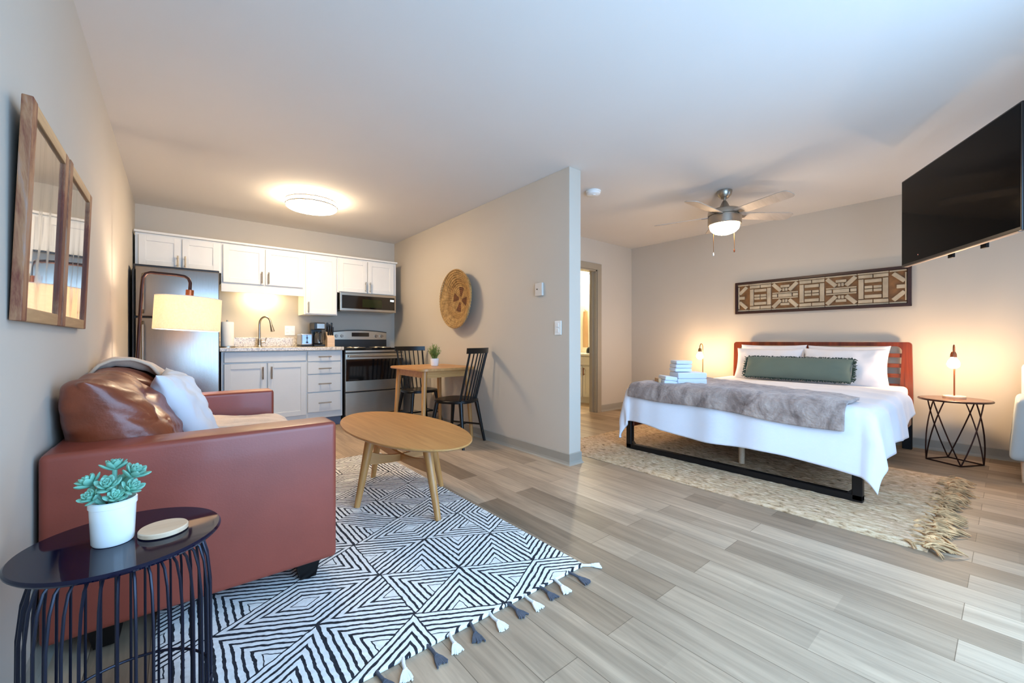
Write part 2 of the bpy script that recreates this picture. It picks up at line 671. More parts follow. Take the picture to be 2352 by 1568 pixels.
def antique_mirror_mat():
    m, nt, bs = new_mat('antique_mirror')
    v = coords(nt, (3, 9, 2))
    f = noise_tex(nt, v, 1.0, 4, 0.6, 1.0)
    c = ramp(nt, f, [(0.32, srgb(150, 150, 142)), (0.5, srgb(214, 212, 204)), (0.8, srgb(232, 230, 222))])
    nt.links.new(c, bs.inputs['Base Color'])
    rr = ramp(nt, f, [(0.30, (0.30, 0.30, 0.30)), (0.48, (0.035, 0.035, 0.035))])
    nt.links.new(rr, bs.inputs['Roughness'])
    bs.inputs['Metallic'].default_value = 0.92
    add_bump(nt, bs, noise_tex(nt, coords(nt, (1, 5, 2)), 1.0, 2), 0.06, 0.02)
    return m


def reclaimed_mat():
    m, nt, bs = new_mat('reclaimed_wood')
    v = coords(nt, (14, 14, 2.2))
    f = noise_tex(nt, v, 1.0, 6, 0.7, 0.6)
    c = ramp(nt, f, [(0.30, srgb(52, 22, 14)), (0.47, srgb(112, 54, 34)), (0.60, srgb(160, 112, 76)), (0.74, srgb(152, 132, 124))])
    nt.links.new(c, bs.inputs['Base Color'])
    bs.inputs['Roughness'].default_value = 0.7
    add_bump(nt, bs, f, 0.4, 0.006)
    return m


def basket_mat(R):
    """coiled straw: rings, radial stitches and four dark wedges in the middle"""
    m, nt, bs = new_mat('woven_straw')
    tc = node(nt, 'ShaderNodeTexCoord')
    sep = node(nt, 'ShaderNodeSeparateXYZ')
    nt.links.new(tc.outputs['Object'], sep.inputs[0])
    y, z = sep.outputs[1], M_(nt, 'SUBTRACT', sep.outputs[2], 0.0)
    rr = M_(nt, 'SQRT', M_(nt, 'ADD', M_(nt, 'MULTIPLY', y, y), M_(nt, 'MULTIPLY', z, z)))
    rn = M_(nt, 'DIVIDE', rr, R)
    ang = M_(nt, 'ARCTAN2', z, y)
    rings = M_(nt, 'SINE', M_(nt, 'MULTIPLY', rn, 90.0))
    stitch = M_(nt, 'SINE', M_(nt, 'MULTIPLY', ang, 46.0))
    sector = M_(nt, 'GREATER_THAN', M_(nt, 'SINE', M_(nt, 'ADD', M_(nt, 'MULTIPLY', ang, 4.0), 0.6)), 0.05)
    inner = M_(nt, 'MULTIPLY', M_(nt, 'LESS_THAN', rn, 0.44), M_(nt, 'GREATER_THAN', rn, 0.10))
    wedge = M_(nt, 'MULTIPLY', sector, inner)
    band = M_(nt, 'MULTIPLY', M_(nt, 'GREATER_THAN', rn, 0.52), M_(nt, 'LESS_THAN', rn, 0.70))
    f = noise_tex(nt, tc.outputs['Object'], 22, 4, 0.7)
    straw = ramp(nt, f, [(0.3, srgb(118, 88, 46)), (0.7, srgb(188, 150, 92))])
    brown = ramp(nt, f, [(0.3, srgb(64, 34, 14)), (0.7, srgb(112, 66, 30))])
    midc = ramp(nt, f, [(0.3, srgb(104, 74, 34)), (0.7, srgb(168, 126, 70))])
    m1 = node(nt, 'ShaderNodeMix', data_type='RGBA')
    nt.links.new(M_(nt, 'MULTIPLY', band, 0.7), m1.inputs[0])
    nt.links.new(straw, m1.inputs[6])
    nt.links.new(midc, m1.inputs[7])
    m2 = node(nt, 'ShaderNodeMix', data_type='RGBA')
    nt.links.new(wedge, m2.inputs[0])
    nt.links.new(m1.outputs[2], m2.inputs[6])
    nt.links.new(brown, m2.inputs[7])
    nt.links.new(m2.outputs[2], bs.inputs['Base Color'])
    bs.inputs['Roughness'].default_value = 0.8
    add_bump(nt, bs, M_(nt, 'ADD', rings, M_(nt, 'MULTIPLY', stitch, 0.6)), 0.5, 0.006)
    return m


def shade_mat():
    m, nt, bs = new_mat('linen_lamp_shade')
    out = nt.nodes['Material Output']
    v = coords(nt, (1, 1, 1))
    f = noise_tex(nt, v, 90, 3)
    c = ramp(nt, f, [(0.3, srgb(244, 228, 208)), (0.7, srgb(250, 238, 222))])
    nt.links.new(c, bs.inputs['Base Color'])
    bs.inputs['Roughness'].default_value = 0.9
    tr = node(nt, 'ShaderNodeBsdfTranslucent')
    nt.links.new(c, tr.inputs[0])
    mx = node(nt, 'ShaderNodeMixShader')
    mx.inputs[0].default_value = 0.6
    nt.links.new(bs.outputs[0], mx.inputs[1])
    nt.links.new(tr.outputs[0], mx.inputs[2])
    nt.links.new(mx.outputs[0], out.inputs[0])
    return m


def glass_mat(name, tint, rough=0.02):
    m, nt, bs = new_mat(name)
    v = coords(nt)
    c = ramp(nt, noise_tex(nt, v, 3, 1), [(0.2, mul(tint, 0.98)), (0.8, tint)])
    nt.links.new(c, bs.inputs['Base Color'])
    bs.inputs['Roughness'].default_value = rough
    bs.inputs['Transmission Weight'].default_value = 0.9
    return m


M['floor'] = floor_mat()
M['jute'] = jute_mat()
M['granite'] = granite_mat()
M['fur'] = fur_mat()
M['mirror'] = antique_mirror_mat()
M['reclaimed'] = reclaimed_mat()
M['shade'] = shade_mat()
M['carafe'] = glass_mat('carafe_glass', (0.6, 0.58, 0.55))

# ================================================================ the setting
bm = BM(); box(bm, -0.1, 6.1, SY - 0.1, 0.1, -0.06, 0.0); struct('floor', bm, M['floor'])
bm = BM(); box(bm, -0.1, 6.1, SY - 0.1, 0.1, H, H + 0.08); struct('ceiling', bm, M['ceil'])
bm = BM(); box(bm, -0.1, 0.0, SY - 0.1, 0.1, 0.0, H); struct('wall_left', bm, M['wall'])
bm = BM(); box(bm, 0.0, W + WT, 0.0, 0.1, 0.0, H); struct('wall_kitchen', bm, M['wall'])
bm = BM(); box(bm, W, W + WT, PE, 0.0, 0.0, H, 0.004, 2); struct('wall_partition', bm, M['wall'])
DX0, DX1, DZ = 4.18, 4.945, 2.02
bm = BM()
box(bm, W + WT, DX0, FY, FY + 0.12, 0, H)
box(bm, DX1, BX, FY, FY + 0.12, 0, H)
box(bm, DX0, DX1, FY, FY + 0.12, DZ, H)
struct('wall_far', bm, M['wall'])
bm = BM(); box(bm, BX, BX + 0.1, SY - 0.1, FY + 0.12, 0.0, H); struct('wall_right', bm, M['wall'])
bm = BM()
box(bm, 0.0, 0.45, SY - 0.1, SY, 0, H); box(bm, 3.05, 4.5, SY - 0.1, SY, 0, H); box(bm, 5.5, BX, SY - 0.1, SY, 0, H)
box(bm, 0.45, 3.05, SY - 0.1, SY, 2.12, H); box(bm, 0.45, 3.05, SY - 0.1, SY, 0, 0.12)
box(bm, 4.5, 5.5, SY - 0.1, SY, 2.05, H); box(bm, 4.5, 5.5, SY - 0.1, SY, 0, 0.85)
struct('wall_south', bm, M['wall'])
for i, (a, b, c, d) in enumerate(((0.45, 3.05, 0.12, 2.12), (4.5, 5.5, 0.85, 2.05))):
    bm = BM()
    t = 0.05
    box(bm, a, a + t, SY - 0.02, SY + 0.02, c, d); box(bm, b - t, b, SY - 0.02, SY + 0.02, c, d)
    box(bm, a, b, SY - 0.02, SY + 0.02, c, c + t); box(bm, a, b, SY - 0.02, SY + 0.02, d - t, d)
    box(bm, (a + b) / 2 - t / 2, (a + b) / 2 + t / 2, SY - 0.02, SY + 0.02, c, d)
    struct('window_%d' % (i + 1), bm, M['white'])
# bathroom behind the doorway
bm = BM(); box(bm, 6.0, 6.1, FY + 0.12, 0.0, 0.0, H); struct('wall_bathroom_right', bm, M['bath'])
bm = BM(); box(bm, W + WT, 6.1, 0.0, 0.1, 0.0, H); struct('wall_bathroom_back', bm, M['bath'])
bm = BM(); box(bm, BX + 0.1, 6.1, FY, FY + 0.12, 0.0, H); struct('wall_bathroom_front', bm, M['bath'])
# door casing
bm = BM()
for y0, y1 in ((FY - 0.016, FY + 0.0), (FY + 0.12, FY + 0.136)):
    box(bm, DX1, DX1 + 0.088, y0, y1, 0, DZ + 0.088, 0.004)
    box(bm, DX0 - 0.088, DX0, y0, y1, 0, DZ + 0.088, 0.004)
    box(bm, DX0 - 0.088, DX1 + 0.088, y0 - 0.001, y1, DZ, DZ + 0.088, 0.004)
box(bm, DX1 - 0.018, DX1 + 0.002, FY, FY + 0.12, 0, DZ)
box(bm, DX0 - 0.002, DX0 + 0.018, FY, FY + 0.12, 0, DZ)
box(bm, DX0, DX1, FY, FY + 0.12, DZ - 0.018, DZ + 0.002)
box(bm, DX1 - 0.032, DX1 - 0.016, FY + 0.05, FY + 0.085, 0, DZ - 0.018)
struct('trim_1', bm, M['casing'])


def baseboard(name, path, left=True):
    """coved vinyl base along a polyline; the wall is on the other side"""
    prof = [(0.0, 0.0), (0.022, 0.0), (0.012, 0.010), (0.007, 0.026), (0.006, 0.088), (0.0, 0.094)]
    P = [Vector((x, y, 0)) for x, y in path]
    dirs = [(P[i + 1] - P[i]).normalized() for i in range(len(P) - 1)]
    nor = [Vector((-d.y, d.x, 0)) if left else Vector((d.y, -d.x, 0)) for d in dirs]
    bm = BM()
    rings = []
    for i, p in enumerate(P):
        if i == 0:
            n = nor[0]
        elif i == len(P) - 1:
            n = nor[-1]
        else:
            n = (nor[i - 1] + nor[i])
            n = n / n.dot(nor[i])
        rings.append([p + n * a + Vector((0, 0, b)) for a, b in prof])
    ring_loft(bm, rings)
    struct(name, bm, M['base'])


baseboard('baseboard_partition', [(W, -0.66), (W, PE), (W + WT, PE), (W + WT, FY)], left=False)
baseboard('baseboard_far', [(DX1 + 0.088, FY), (BX, FY)], left=False)
baseboard('baseboard_right', [(BX, FY), (BX, SY)], left=False)
baseboard('baseboard_left', [(0, SY), (0, -0.9)], left=False)

# ================================================================ kitchen
UF = -0.33     # front of the upper doors


def shaker(x0, x1, z0, z1, y, m, parent, name='door', rail=0.055):
    bm = BM()
    box(bm, x0 + 0.01, x1 - 0.01, y + 0.008, y + 0.019, z0 + 0.01, z1 - 0.01)
    box(bm, x0, x0 + rail, y, y + 0.02, z0, z1, 0.0015, 1)
    box(bm, x1 - rail, x1, y, y + 0.02, z0, z1, 0.0015, 1)
    box(bm, x0 + rail, x1 - rail, y, y + 0.02, z1 - rail, z1, 0.0015, 1)
    box(bm, x0 + rail, x1 - rail, y, y + 0.02, z0, z0 + rail, 0.0015, 1)
    return obj(name, bm, m, parent, smooth=False)


def slabfront(x0, x1, z0, z1, y, m, parent, name='drawer'):
    bm = BM()
    box(bm, x0, x1, y, y + 0.02, z0, z1, 0.003, 2)
    return obj(name, bm, m, parent, smooth=False)


def pull_v(x, z0, z1, y, parent):
    bm = BM()
    cyl(bm, (x, y - 0.028, z0), (x, y - 0.028, z1), 0.0065, seg=10)
    for z in (z0 + 0.02, z1 - 0.02):
        cyl(bm, (x, y - 0.028, z), (x, y + 0.001, z), 0.005, seg=8)
    return obj('handle', bm, M['nickel'], parent, label='brushed nickel bar handle')


def pull_h(x0, x1, z, y, parent):
    bm = BM()
    cyl(bm, (x0, y - 0.028, z), (x1, y - 0.028, z), 0.0065, seg=10)
    for x in (x0 + 0.02, x1 - 0.02):
        cyl(bm, (x, y - 0.028, z), (x, y + 0.001, z), 0.005, seg=8)
    return obj('handle', bm, M['nickel'], parent, label='brushed nickel bar handle')


def upper(name, label, x0, x1, z0, z1, doors, hz, loc_x=None, valance=None, group='white wall cabinets'):
    t = thing(name, label, 'cabinet', ((x0 + x1) / 2, -0.16, z0), group=group)
    bm = BM()
    box(bm, x0, x1, UF + 0.021, -0.002, z0, z1, 0.001, 1)
    obj('body', bm, M['cab'], t, smooth=False)
    if valance:
        bm = BM()
        box(bm, x0, x1, UF + 0.021, UF + 0.039, valance, z0)
        obj('valance', bm, M['cab'], t, smooth=False)
    n = len(doors)
    for i, (a, b, hx) in enumerate(doors):
        d = shaker(a, b, z0 + 0.012, z1 - 0.02, UF, M['cab'], t)
        if hx is not None:
            pull_v(hx, hz[0], hz[1], UF, d)
    return t


upper('wall_cabinet', 'white two-door wall cabinet above the refrigerator', 0.018, 0.708, 1.752, 2.085,
      [(0.045, 0.368, 0.345), (0.380, 0.690, 0.405)], (1.772, 1.885))
upper('wall_cabinet', 'white two-door wall cabinet above the sink with a valance below', 0.709, 1.528, 1.645, 2.085,
      [(0.725, 1.112, 1.085), (1.124, 1.515, 1.152)], (1.668, 1.80), valance=1.556)
upper('wall_cabinet', 'tall white single-door wall cabinet between sink and microwave', 1.529, 1.915, 1.338, 2.085,
      [(1.545, 1.902, 1.572)], (1.36, 1.49))
upper('wall_cabinet', 'white two-door wall cabinet above the microwave', 1.916, 2.700, 1.635, 2.085,
      [(1.932, 2.292, 2.268), (2.302, 2.660, 2.328)], (1.66, 1.79))
bm = BM()
box(bm, 0.012, 2.712, UF - 0.008, -0.002, 2.086, 2.108, 0.003, 1)
tag(obj('cabinet_top_moulding', bm, M['cab'], smooth=False), 'thin white moulding running along the tops of all wall cabinets', 'moulding')

# base cabinets
BF = -0.61
t = thing('base_cabinet', 'pale grey sink base cabinet with two doors under the granite worktop', 'cabinet', (1.09, -0.3, 0), group='pale grey base cabinets')
bm = BM(); box(bm, 0.688, 1.493, BF + 0.021, -0.002, 0.11, 0.903); obj('body', bm, M['cabgrey'], t, smooth=False)
bm = BM(); box(bm, 0.688, 1.493, BF + 0.08, -0.06, 0.0, 0.11); obj('toe_kick', bm, M['toe'], t, smooth=False)
slabfront(0.712, 1.485, 0.79, 0.893, BF, M['cabgrey'], t, 'false_drawer_front')
d = shaker(0.712, 1.088, 0.165, 0.772, BF, M['cabgrey'], t); pull_v(1.055, 0.60, 0.735, BF, d)
d = shaker(1.104, 1.485, 0.165, 0.772, BF, M['cabgrey'], t); pull_v(1.138, 0.60, 0.735, BF, d)
t = thing('base_cabinet', 'pale grey base cabinet of four drawers beside the range', 'cabinet', (1.69, -0.3, 0), group='pale grey base cabinets')
bm = BM(); box(bm, 1.494, 1.893, BF + 0.021, -0.002, 0.11, 0.903); obj('body', bm, M['cabgrey'], t, smooth=False)
bm = BM(); box(bm, 1.494, 1.893, BF + 0.08, -0.06, 0.0, 0.11); obj('toe_kick', bm, M['toe'], t, smooth=False)
for z0, z1 in ((0.778, 0.893), (0.630, 0.766), (0.420, 0.618), (0.185, 0.408)):
    d = slabfront(1.503, 1.870, z0, z1, BF, M['cabgrey'], t, 'drawer')
    zc = (z0 + z1) / 2 - 0.005
    pull_h(1.615, 1.755, zc, BF, d)
bm = BM(); box(bm, 0.672, 1.900, -0.642, -0.002, 0.905, 0.945, 0.006, 2)
t = thing('countertop', 'speckled cream granite worktop with matching upstand', 'worktop', (1.28, -0.3, 0.905))
obj('worktop', bm, M['granite'], t, smooth=False)
bm = BM(); box(bm, 0.672, 1.900, -0.024, -0.002, 0.946, 1.058, 0.003, 1); obj('upstand', bm, M['granite'], t, smooth=False)

# refrigerator
t = thing('refrigerator', 'stainless steel top-freezer refrigerator with black sides next to the left wall', 'refrigerator', (0.35, -0.42, 0))
bm = BM(); box(bm, 0.028, 0.664, -0.735, -0.04, 0.03, 1.715, 0.006, 2); obj('body', bm, M['black'], t, smooth=False)
bm = BM(); box(bm, 0.026, 0.040, -0.80, -0.70, 0.05, 1.66, 0.003, 1); obj('side_trim', bm, M['black'], t, smooth=False)
for z0, z1 in ((1.238, 1.690), (0.06, 1.226)):
    bm = BM(); box(bm, 0.046, 0.658, -0.80, -0.737, z0, z1, 0.012, 3)
    d = obj('door', bm, M['steel'], t, label='stainless freezer door' if z0 > 1 else 'stainless refrigerator door')
    bm = BM()
    hz = (1.27, 1.62) if z0 > 1 else (0.62, 1.19)
    pts = [(0.10, -0.80, hz[0]), (0.10, -0.845, hz[0] + 0.03), (0.10, -0.848, (hz[0] + hz[1]) / 2), (0.10, -0.845, hz[1] - 0.03), (0.10, -0.80, hz[1])]
    tube(bm, pts, 0.010, 10)
    obj('handle', bm, M['nickel'], d)

# range
t = thing('range', 'stainless and black electric range with glass oven door', 'oven range', (2.27, -0.35, 0))
RX0, RX1, RF = 1.908, 2.655, -0.66
bm = BM(); box(bm, RX0, RX1, RF + 0.03, -0.09, 0.09, 0.905, 0.003, 1)
for x in (RX0 + 0.04, RX1 - 0.04):
    for y in (-0.57, -0.15):
        box(bm, x - 0.02, x + 0.02, y - 0.02, y + 0.02, 0, 0.09)
obj('body', bm, M['black'], t, smooth=False)
bm = BM(); box(bm, RX0, RX1, RF - 0.005, -0.09, 0.905, 0.928, 0.005, 2); ct = obj('cooktop', bm, M['blackg'], t, smooth=False, label='black glass cooktop')
for x, y, r in ((2.10, -0.50, 0.10), (2.10, -0.24, 0.08), (2.46, -0.50, 0.08), (2.46, -0.24, 0.10)):
    bm = BM(); tube(bm, [(x + r * math.cos(a * PI / 16), y + r * math.sin(a * PI / 16), 0.931) for a in range(32)], 0.006, 6, True)
    tube(bm, [(x + r * .55 * math.cos(a * PI / 16), y + r * .55 * math.sin(a * PI / 16), 0.931) for a in range(32)], 0.006, 6, True)
    obj('burner', bm, M['nickel'], ct)
bm = BM(); box(bm, RX0 + 0.004, RX1 - 0.004, RF, RF + 0.03, 0.872, 0.902, 0.004, 2); obj('top_trim', bm, M['steelh'], t, smooth=False)
bm = BM(); box(bm, RX0 + 0.004, RX1 - 0.004, RF, RF + 0.03, 0.395, 0.862, 0.006, 2); d = obj('oven_door', bm, M['steelh'], t, smooth=False)
bm = BM(); box(bm, RX0 + 0.006, RX1 - 0.006, RF - 0.004, RF + 0.001, 0.525, 0.792, 0.004, 2); obj('window', bm, M['blackg'], d, smooth=False, label='black oven window')
bm = BM(); cyl(bm, (RX0 + 0.03, RF - 0.045, 0.832), (RX1 - 0.03, RF - 0.045, 0.832), 0.014, seg=14)
for x in (RX0 + 0.06, RX1 - 0.06):
    box(bm, x - 0.012, x + 0.012, RF - 0.045, RF, 0.822, 0.842, 0.003, 1)
obj('handle', bm, M['steelh'], d)
bm = BM(); box(bm, RX0 + 0.004, RX1 - 0.004, RF, RF + 0.03, 0.105, 0.383, 0.006, 2); obj('storage_drawer', bm, M['steelh'], t, smooth=False)
# back panel with an arched top edge
bm = BM()
n = 16
x0, x1 = RX0 + 0.0, RX1 - 0.0
top = [(x0 + (x1 - x0) * i / n, 1.140 + 0.026 * (1 - (2 * i / n - 1) ** 2)) for i in range(n + 1)]
ring_loft(bm, [[Vector((x, -0.085, z)) for x, z in [(x0, 0.928), (x1, 0.928)] + top[::-1]],
               [Vector((x, -0.004, z)) for x, z in [(x0, 0.928), (x1, 0.928)] + top[::-1]]])
obj('back_panel', bm, M['black'], t, smooth=False)
bm = BM()
top = [(x0 + 0.006 + (x1 - x0 - 0.012) * i / n, 1.128 + 0.026 * (1 - (2 * i / n - 1) ** 2)) for i in range(n + 1)]
ring_loft(bm, [[Vector((x, -0.098, z)) for x, z in [(x0 + 0.006, 1.035), (x1 - 0.006, 1.035)] + top[::-1]],
               [Vector((x, -0.086, z)) for x, z in [(x0 + 0.006, 1.035), (x1 - 0.006, 1.035)] + top[::-1]]])
cp = obj('control_panel', bm, M['steelh'], t, smooth=False)
bm = BM(); box(bm, 2.165, 2.40, -0.102, -0.098, 1.075, 1.128, 0.002, 1); obj('display', bm, M['blackg'], cp, smooth=False)
for x in (1.965, 2.035, 2.50, 2.58):
    bm = BM(); cyl(bm, (x, -0.098, 1.082), (x, -0.122, 1.082), 0.021, 0.018, 18)
    obj('knob', bm, M['steel'], cp)

# microwave
t = thing('microwave', 'low-profile stainless microwave mounted over the range', 'microwave', (2.275, -0.2, 1.395))
bm = BM(); box(bm, 1.935, 2.672, -0.375, -0.004, 1.415, 1.633, 0.004, 1); obj('body', bm, M['steelh'], t, smooth=False)
bm = BM(); box(bm, 1.925, 2.660, -0.405, -0.376, 1.398, 1.632, 0.006, 2); d = obj('door', bm, M['steelh'], t, smooth=False)
bm = BM(); box(bm, 1.945, 2.640, -0.409, -0.404, 1.430, 1.598, 0.003, 1); g = obj('glass_panel', bm, M['blackg'], d, smooth=False)
bm = BM(); box(bm, 2.20, 2.46, -0.411, -0.409, 1.452, 1.560, 0.002, 1)
obj('viewing_window', bm, mat('tinted_window', srgb(34, 40, 22), 0.1, var=0.1), d, smooth=False)
bm = BM()
for i, x in enumerate((2.570, 2.584, 2.602, 2.616)):
    seg = [(0, 0, 1, 0), (0, 1, 1, 1), (0, 2, 1, 2), (0, 0, 0, 1), (1, 0, 1, 1), (0, 1, 0, 2), (1, 1, 1, 2)]
    on = {1: (4, 6), 2: (0, 1, 2, 4, 5), 8: range(7), 0: (0, 2, 3, 4, 5, 6)}[(1, 2, 0, 8)[i]]
    for k in on:
        a, b, c, e = seg[k]
        box(bm, x + a * 0.009 - 0.0012, x + c * 0.009 + 0.0012, -0.4105, -0.409, 1.548 + b * 0.010 - 0.0012, 1.548 + e * 0.010 + 0.0012)
obj('clock_digits', bm, M['clock'], d, smooth=False)
bm = BM(); box(bm, 1.95, 2.64, -0.36, -0.03, 1.392, 1.414, 0.003, 1); obj('vent_plate', bm, M['steelh'], t, smooth=False)

# faucet
t = thing('faucet', 'tall gooseneck pull-down faucet behind the sink', 'faucet', (1.09, -0.13, 0.945))
bm = BM(); lathe(bm, [(0.030, 0.945), (0.030, 0.955), (0.022, 0.962), (0.020, 1.03), (0.015, 1.04)], (1.09, -0.13, 0), 24); obj('base', bm, M['nickel'], t)
bm = BM()
pts = [(1.09, -0.13, 1.03), (1.09, -0.13, 1.21)]
for i in range(1, 12):
    a = PI * i / 12
    pts.append((1.09 + 0.062 * (1 - math.cos(a)) * 0.75, -0.13 - 0.075 * (1 - math.cos(a)), 1.21 + 0.088 * math.sin(a)))
pts.append((1.185, -0.285, 1.20))
tube(bm, pts, 0.0115, 12); obj('spout', bm, M['nickel'], t)
bm = BM(); cyl(bm, (1.185, -0.285, 1.205), (1.200, -0.30, 1.125), 0.014, 0.022, 16); obj('spray_head', bm, M['nickel'], t)
bm = BM(); cyl(bm, (1.108, -0.13, 1.0), (1.145, -0.13, 1.005), 0.011, seg=12); cyl(bm, (1.143, -0.13, 1.0), (1.160, -0.14, 1.055), 0.006, seg=10); obj('lever', bm, M['nickel'], t)

# paper towel
t = thing('paper_towel_holder', 'white paper towel roll standing on the worktop left of the sink', 'paper towel', (0.752, -0.45, 0.945))
bm = BM(); lathe(bm, [(0.075, 0.945), (0.075, 0.957), (0.0, 0.957)], (0.752, -0.45, 0), 32); obj('base', bm, M['nickel'], t)
bm = BM(); lathe(bm, [(0.056, 0.958), (0.058, 0.962), (0.058, 1.212), (0.054, 1.218), (0.02, 1.218), (0.02, 1.19)], (0.752, -0.45, 0), 36); obj('paper_roll', bm, M['paper'], t)
bm = BM(); cyl(bm, (0.752, -0.45, 1.19), (0.752, -0.45, 1.238), 0.008, seg=12); obj('post', bm, M['nickel'], t)


def plate(name, label, cat, o, ex, ez, w, h, kind):
    """wall plate: o = centre on the wall, ex along the wall, normal away from it"""
    ex = Vector(ex); n = Vector(ez)
    up = Vector((0, 0, 1))
    mt = frame3(Vector(o), ex, up, n)
    t = thing(name, label, cat, o)
    bm = BM(); box(bm, -w / 2, w / 2, -h / 2, h / 2, 0.0, 0.007, 0.003, 2, mt); obj('cover_plate', bm, M['white'], t, smooth=False)
    for k in kind:
        bm = BM()
        if k[0] == 'rocker':
            box(bm, k[1] - 0.016, k[1] + 0.016, k[2] - 0.017, k[2] + 0.017, 0.006, 0.011, 0.002, 1, mt); obj('rocker', bm, M['white'], t, smooth=False)
        else:
            box(bm, k[1] - 0.0165, k[1] + 0.0165, k[2] - 0.014, k[2] + 0.014, 0.006, 0.009, 0.002, 1, mt)
            s = obj('socket', bm, M['white'], t, smooth=False)
            bm = BM()
            for dx in (-0.006, 0.006):
                box(bm, k[1] + dx - 0.001, k[1] + dx + 0.001, k[2] - 0.004, k[2] + 0.005, 0.0088, 0.0094, 0, 1, mt)
            obj('slot', bm, M['black'], s, smooth=False)
    return t


plate('wall_outlet', 'double-gang white outlet plate on the wall right of the faucet', 'outlet', (1.435, 0.0, 1.145), (1, 0, 0), (0, -1, 0), 0.115, 0.118,
      [('socket', -0.028, 0.022), ('socket', -0.028, -0.022), ('rocker', 0.028, 0.0)])
plate('light_switch', 'white light switch with two stacked rockers near the partition end', 'light switch', (W, -3.342, 1.125), (0, -1, 0), (-1, 0, 0), 0.076, 0.118,
      [('rocker', 0, 0.022), ('rocker', 0, -0.022)])
t = thing('thermostat', 'small square wall-coloured thermostat on the partition wall', 'thermostat', (W, -3.12, 1.467))
bm = BM(); box(bm, W - 0.022, W, -3.165, -3.075, 1.412, 1.525, 0.004, 2); obj('case', bm, mat('thermostat_shell', srgb(206, 198, 188), 0.5, var=0.01), t, smooth=False)
bm = BM(); cyl(bm, (W - 0.022, -3.105, 1.47), (W - 0.027, -3.105, 1.47), 0.006, seg=12); obj('sensor', bm, M['black'], t)

# toaster
t = thing('toaster', 'small steel-blue two-slice toaster on the worktop beside the outlet', 'toaster', (1.565, -0.22, 0.945))
bm = BM(); box(bm, 1.498, 1.632, -0.30, -0.06, 0.950, 0.962, 0.003, 1); obj('base', bm, M['black'], t, smooth=False)
bm = BM(); box(bm, 1.500, 1.630, -0.298, -0.062, 0.962, 1.105, 0.018, 4); body = obj('body', bm, mat('toaster_steel', srgb(168, 178, 196), 0.3, 0.8, var=0.05), t)
bm = BM(); box(bm, 1.512, 1.618, -0.302, -0.297, 0.985, 1.09, 0.003, 1); obj('front_panel', bm, mat('toaster_panel', srgb(150, 176, 214), 0.35, 0.5, var=0.1), body, smooth=False)
bm = BM(); box(bm, 1.556, 1.574, -0.318, -0.300, 1.045, 1.060, 0.003, 1); box(bm, 1.561, 1.569, -0.304, -0.301, 1.0, 1.085); obj('lever', bm, M['black'], t, smooth=False)
bm = BM(); cyl(bm, (1.565, -0.302, 0.998), (1.565, -0.312, 0.998), 0.012, seg=14); obj('dial', bm, M['black'], t)
for x in (1.54, 1.59):
    bm = BM(); box(bm, x - 0.012, x + 0.012, -0.26, -0.10, 1.1035, 1.1065); obj('slot', bm, M['black'], body, smooth=False)

# coffee maker
t = thing('coffee_maker', 'black drip coffee maker with steel top and glass carafe', 'coffee maker', (1.705, -0.25, 0.945))
bm = BM(); box(bm, 1.640, 1.770, -0.33, -0.10, 0.946, 0.972, 0.008, 2); obj('base', bm, M['black'], t, smooth=False)
bm = BM(); box(bm, 1.642, 1.768, -0.165, -0.10, 0.972, 1.245, 0.008, 2); obj('water_tank', bm, M['black'], t, smooth=False)
bm = BM(); box(bm, 1.640, 1.770, -0.325, -0.10, 1.155, 1.243, 0.010, 2); hd = obj('brew_head', bm, M['black'], t, smooth=False)
bm = BM(); box(bm, 1.670, 1.764, -0.330, -0.322, 1.165, 1.232, 0.004, 2); obj('steel_front', bm, M['steel'], hd, smooth=False)
bm = BM(); lathe(bm, [(0.042, 0.976), (0.054, 0.99), (0.056, 1.03), (0.050, 1.075), (0.036, 1.105), (0.036, 1.118), (0.033, 1.118), (0.033, 1.105), (0.047, 1.072), (0.053, 1.03), (0.051, 0.992), (0.0, 0.98)], (1.708, -0.255, 0), 28, cap=False)
cf = obj('carafe', bm, M['carafe'], t)
bm = BM(); lathe(bm, [(0.038, 1.116), (0.038, 1.130), (0.0, 1.136)], (1.708, -0.255, 0), 24); obj('lid', bm, M['black'], cf)
bm = BM(); tube(bm, [(1.708, -0.295, 1.112), (1.70, -0.345, 1.10), (1.70, -0.345, 1.03), (1.708, -0.308, 1.012)], 0.008, 10); obj('handle', bm, M['black'], cf)

# knife block
t = thing('knife_block', 'pale wooden knife block with black-handled knives next to the range', 'knife block', (1.845, -0.25, 0.945))
bm = BM()
ring_loft(bm, [[Vector((x, y, z)) for y, z in ((-0.30, 0.946), (-0.17, 0.946), (-0.155, 1.11), (-0.215, 1.135), (-0.30, 1.055))] for x in (1.800, 1.888)])
obj('block', bm, M['palew'], t, smooth=False)
for i in range(3):
    for j in range(2):
        bm = BM()
        x = 1.818 + 0.026 * i
        s = Vector((0, -0.72, 0.70)).normalized()
        p = Vector((x, -0.262 + 0.055 * j, 1.088 + 0.038 * j))
        ln = 0.105 + 0.02 * ((i + j) % 2)
        a, b = p, p + Vector((0, -0.20, 0.95)).normalized() * ln
        box(bm, -0.009, 0.009, -0.012, 0.012, 0, ln, 0.004, 2, frame3(a, (1, 0, 0), (0, 0.95, 0.2), b - a))
        obj('knife_handle', bm, M['black'], t)

# under-cabinet lamp
t = thing('under_cabinet_light', 'lit lamp fixed under the cabinet above the sink', 'light fixture', (1.12, -0.12, 1.60))
bm = BM(); box(bm, 0.86, 1.40, -0.17, -0.05, 1.622, 1.644, 0.004, 1); obj('housing', bm, M['white'], t, smooth=False)
bm = BM(); box(bm, 1.03, 1.21, -0.150, -0.070, 1.604, 1.622, 0.006, 2); obj('tube', bm, M['under'], t, smooth=False)

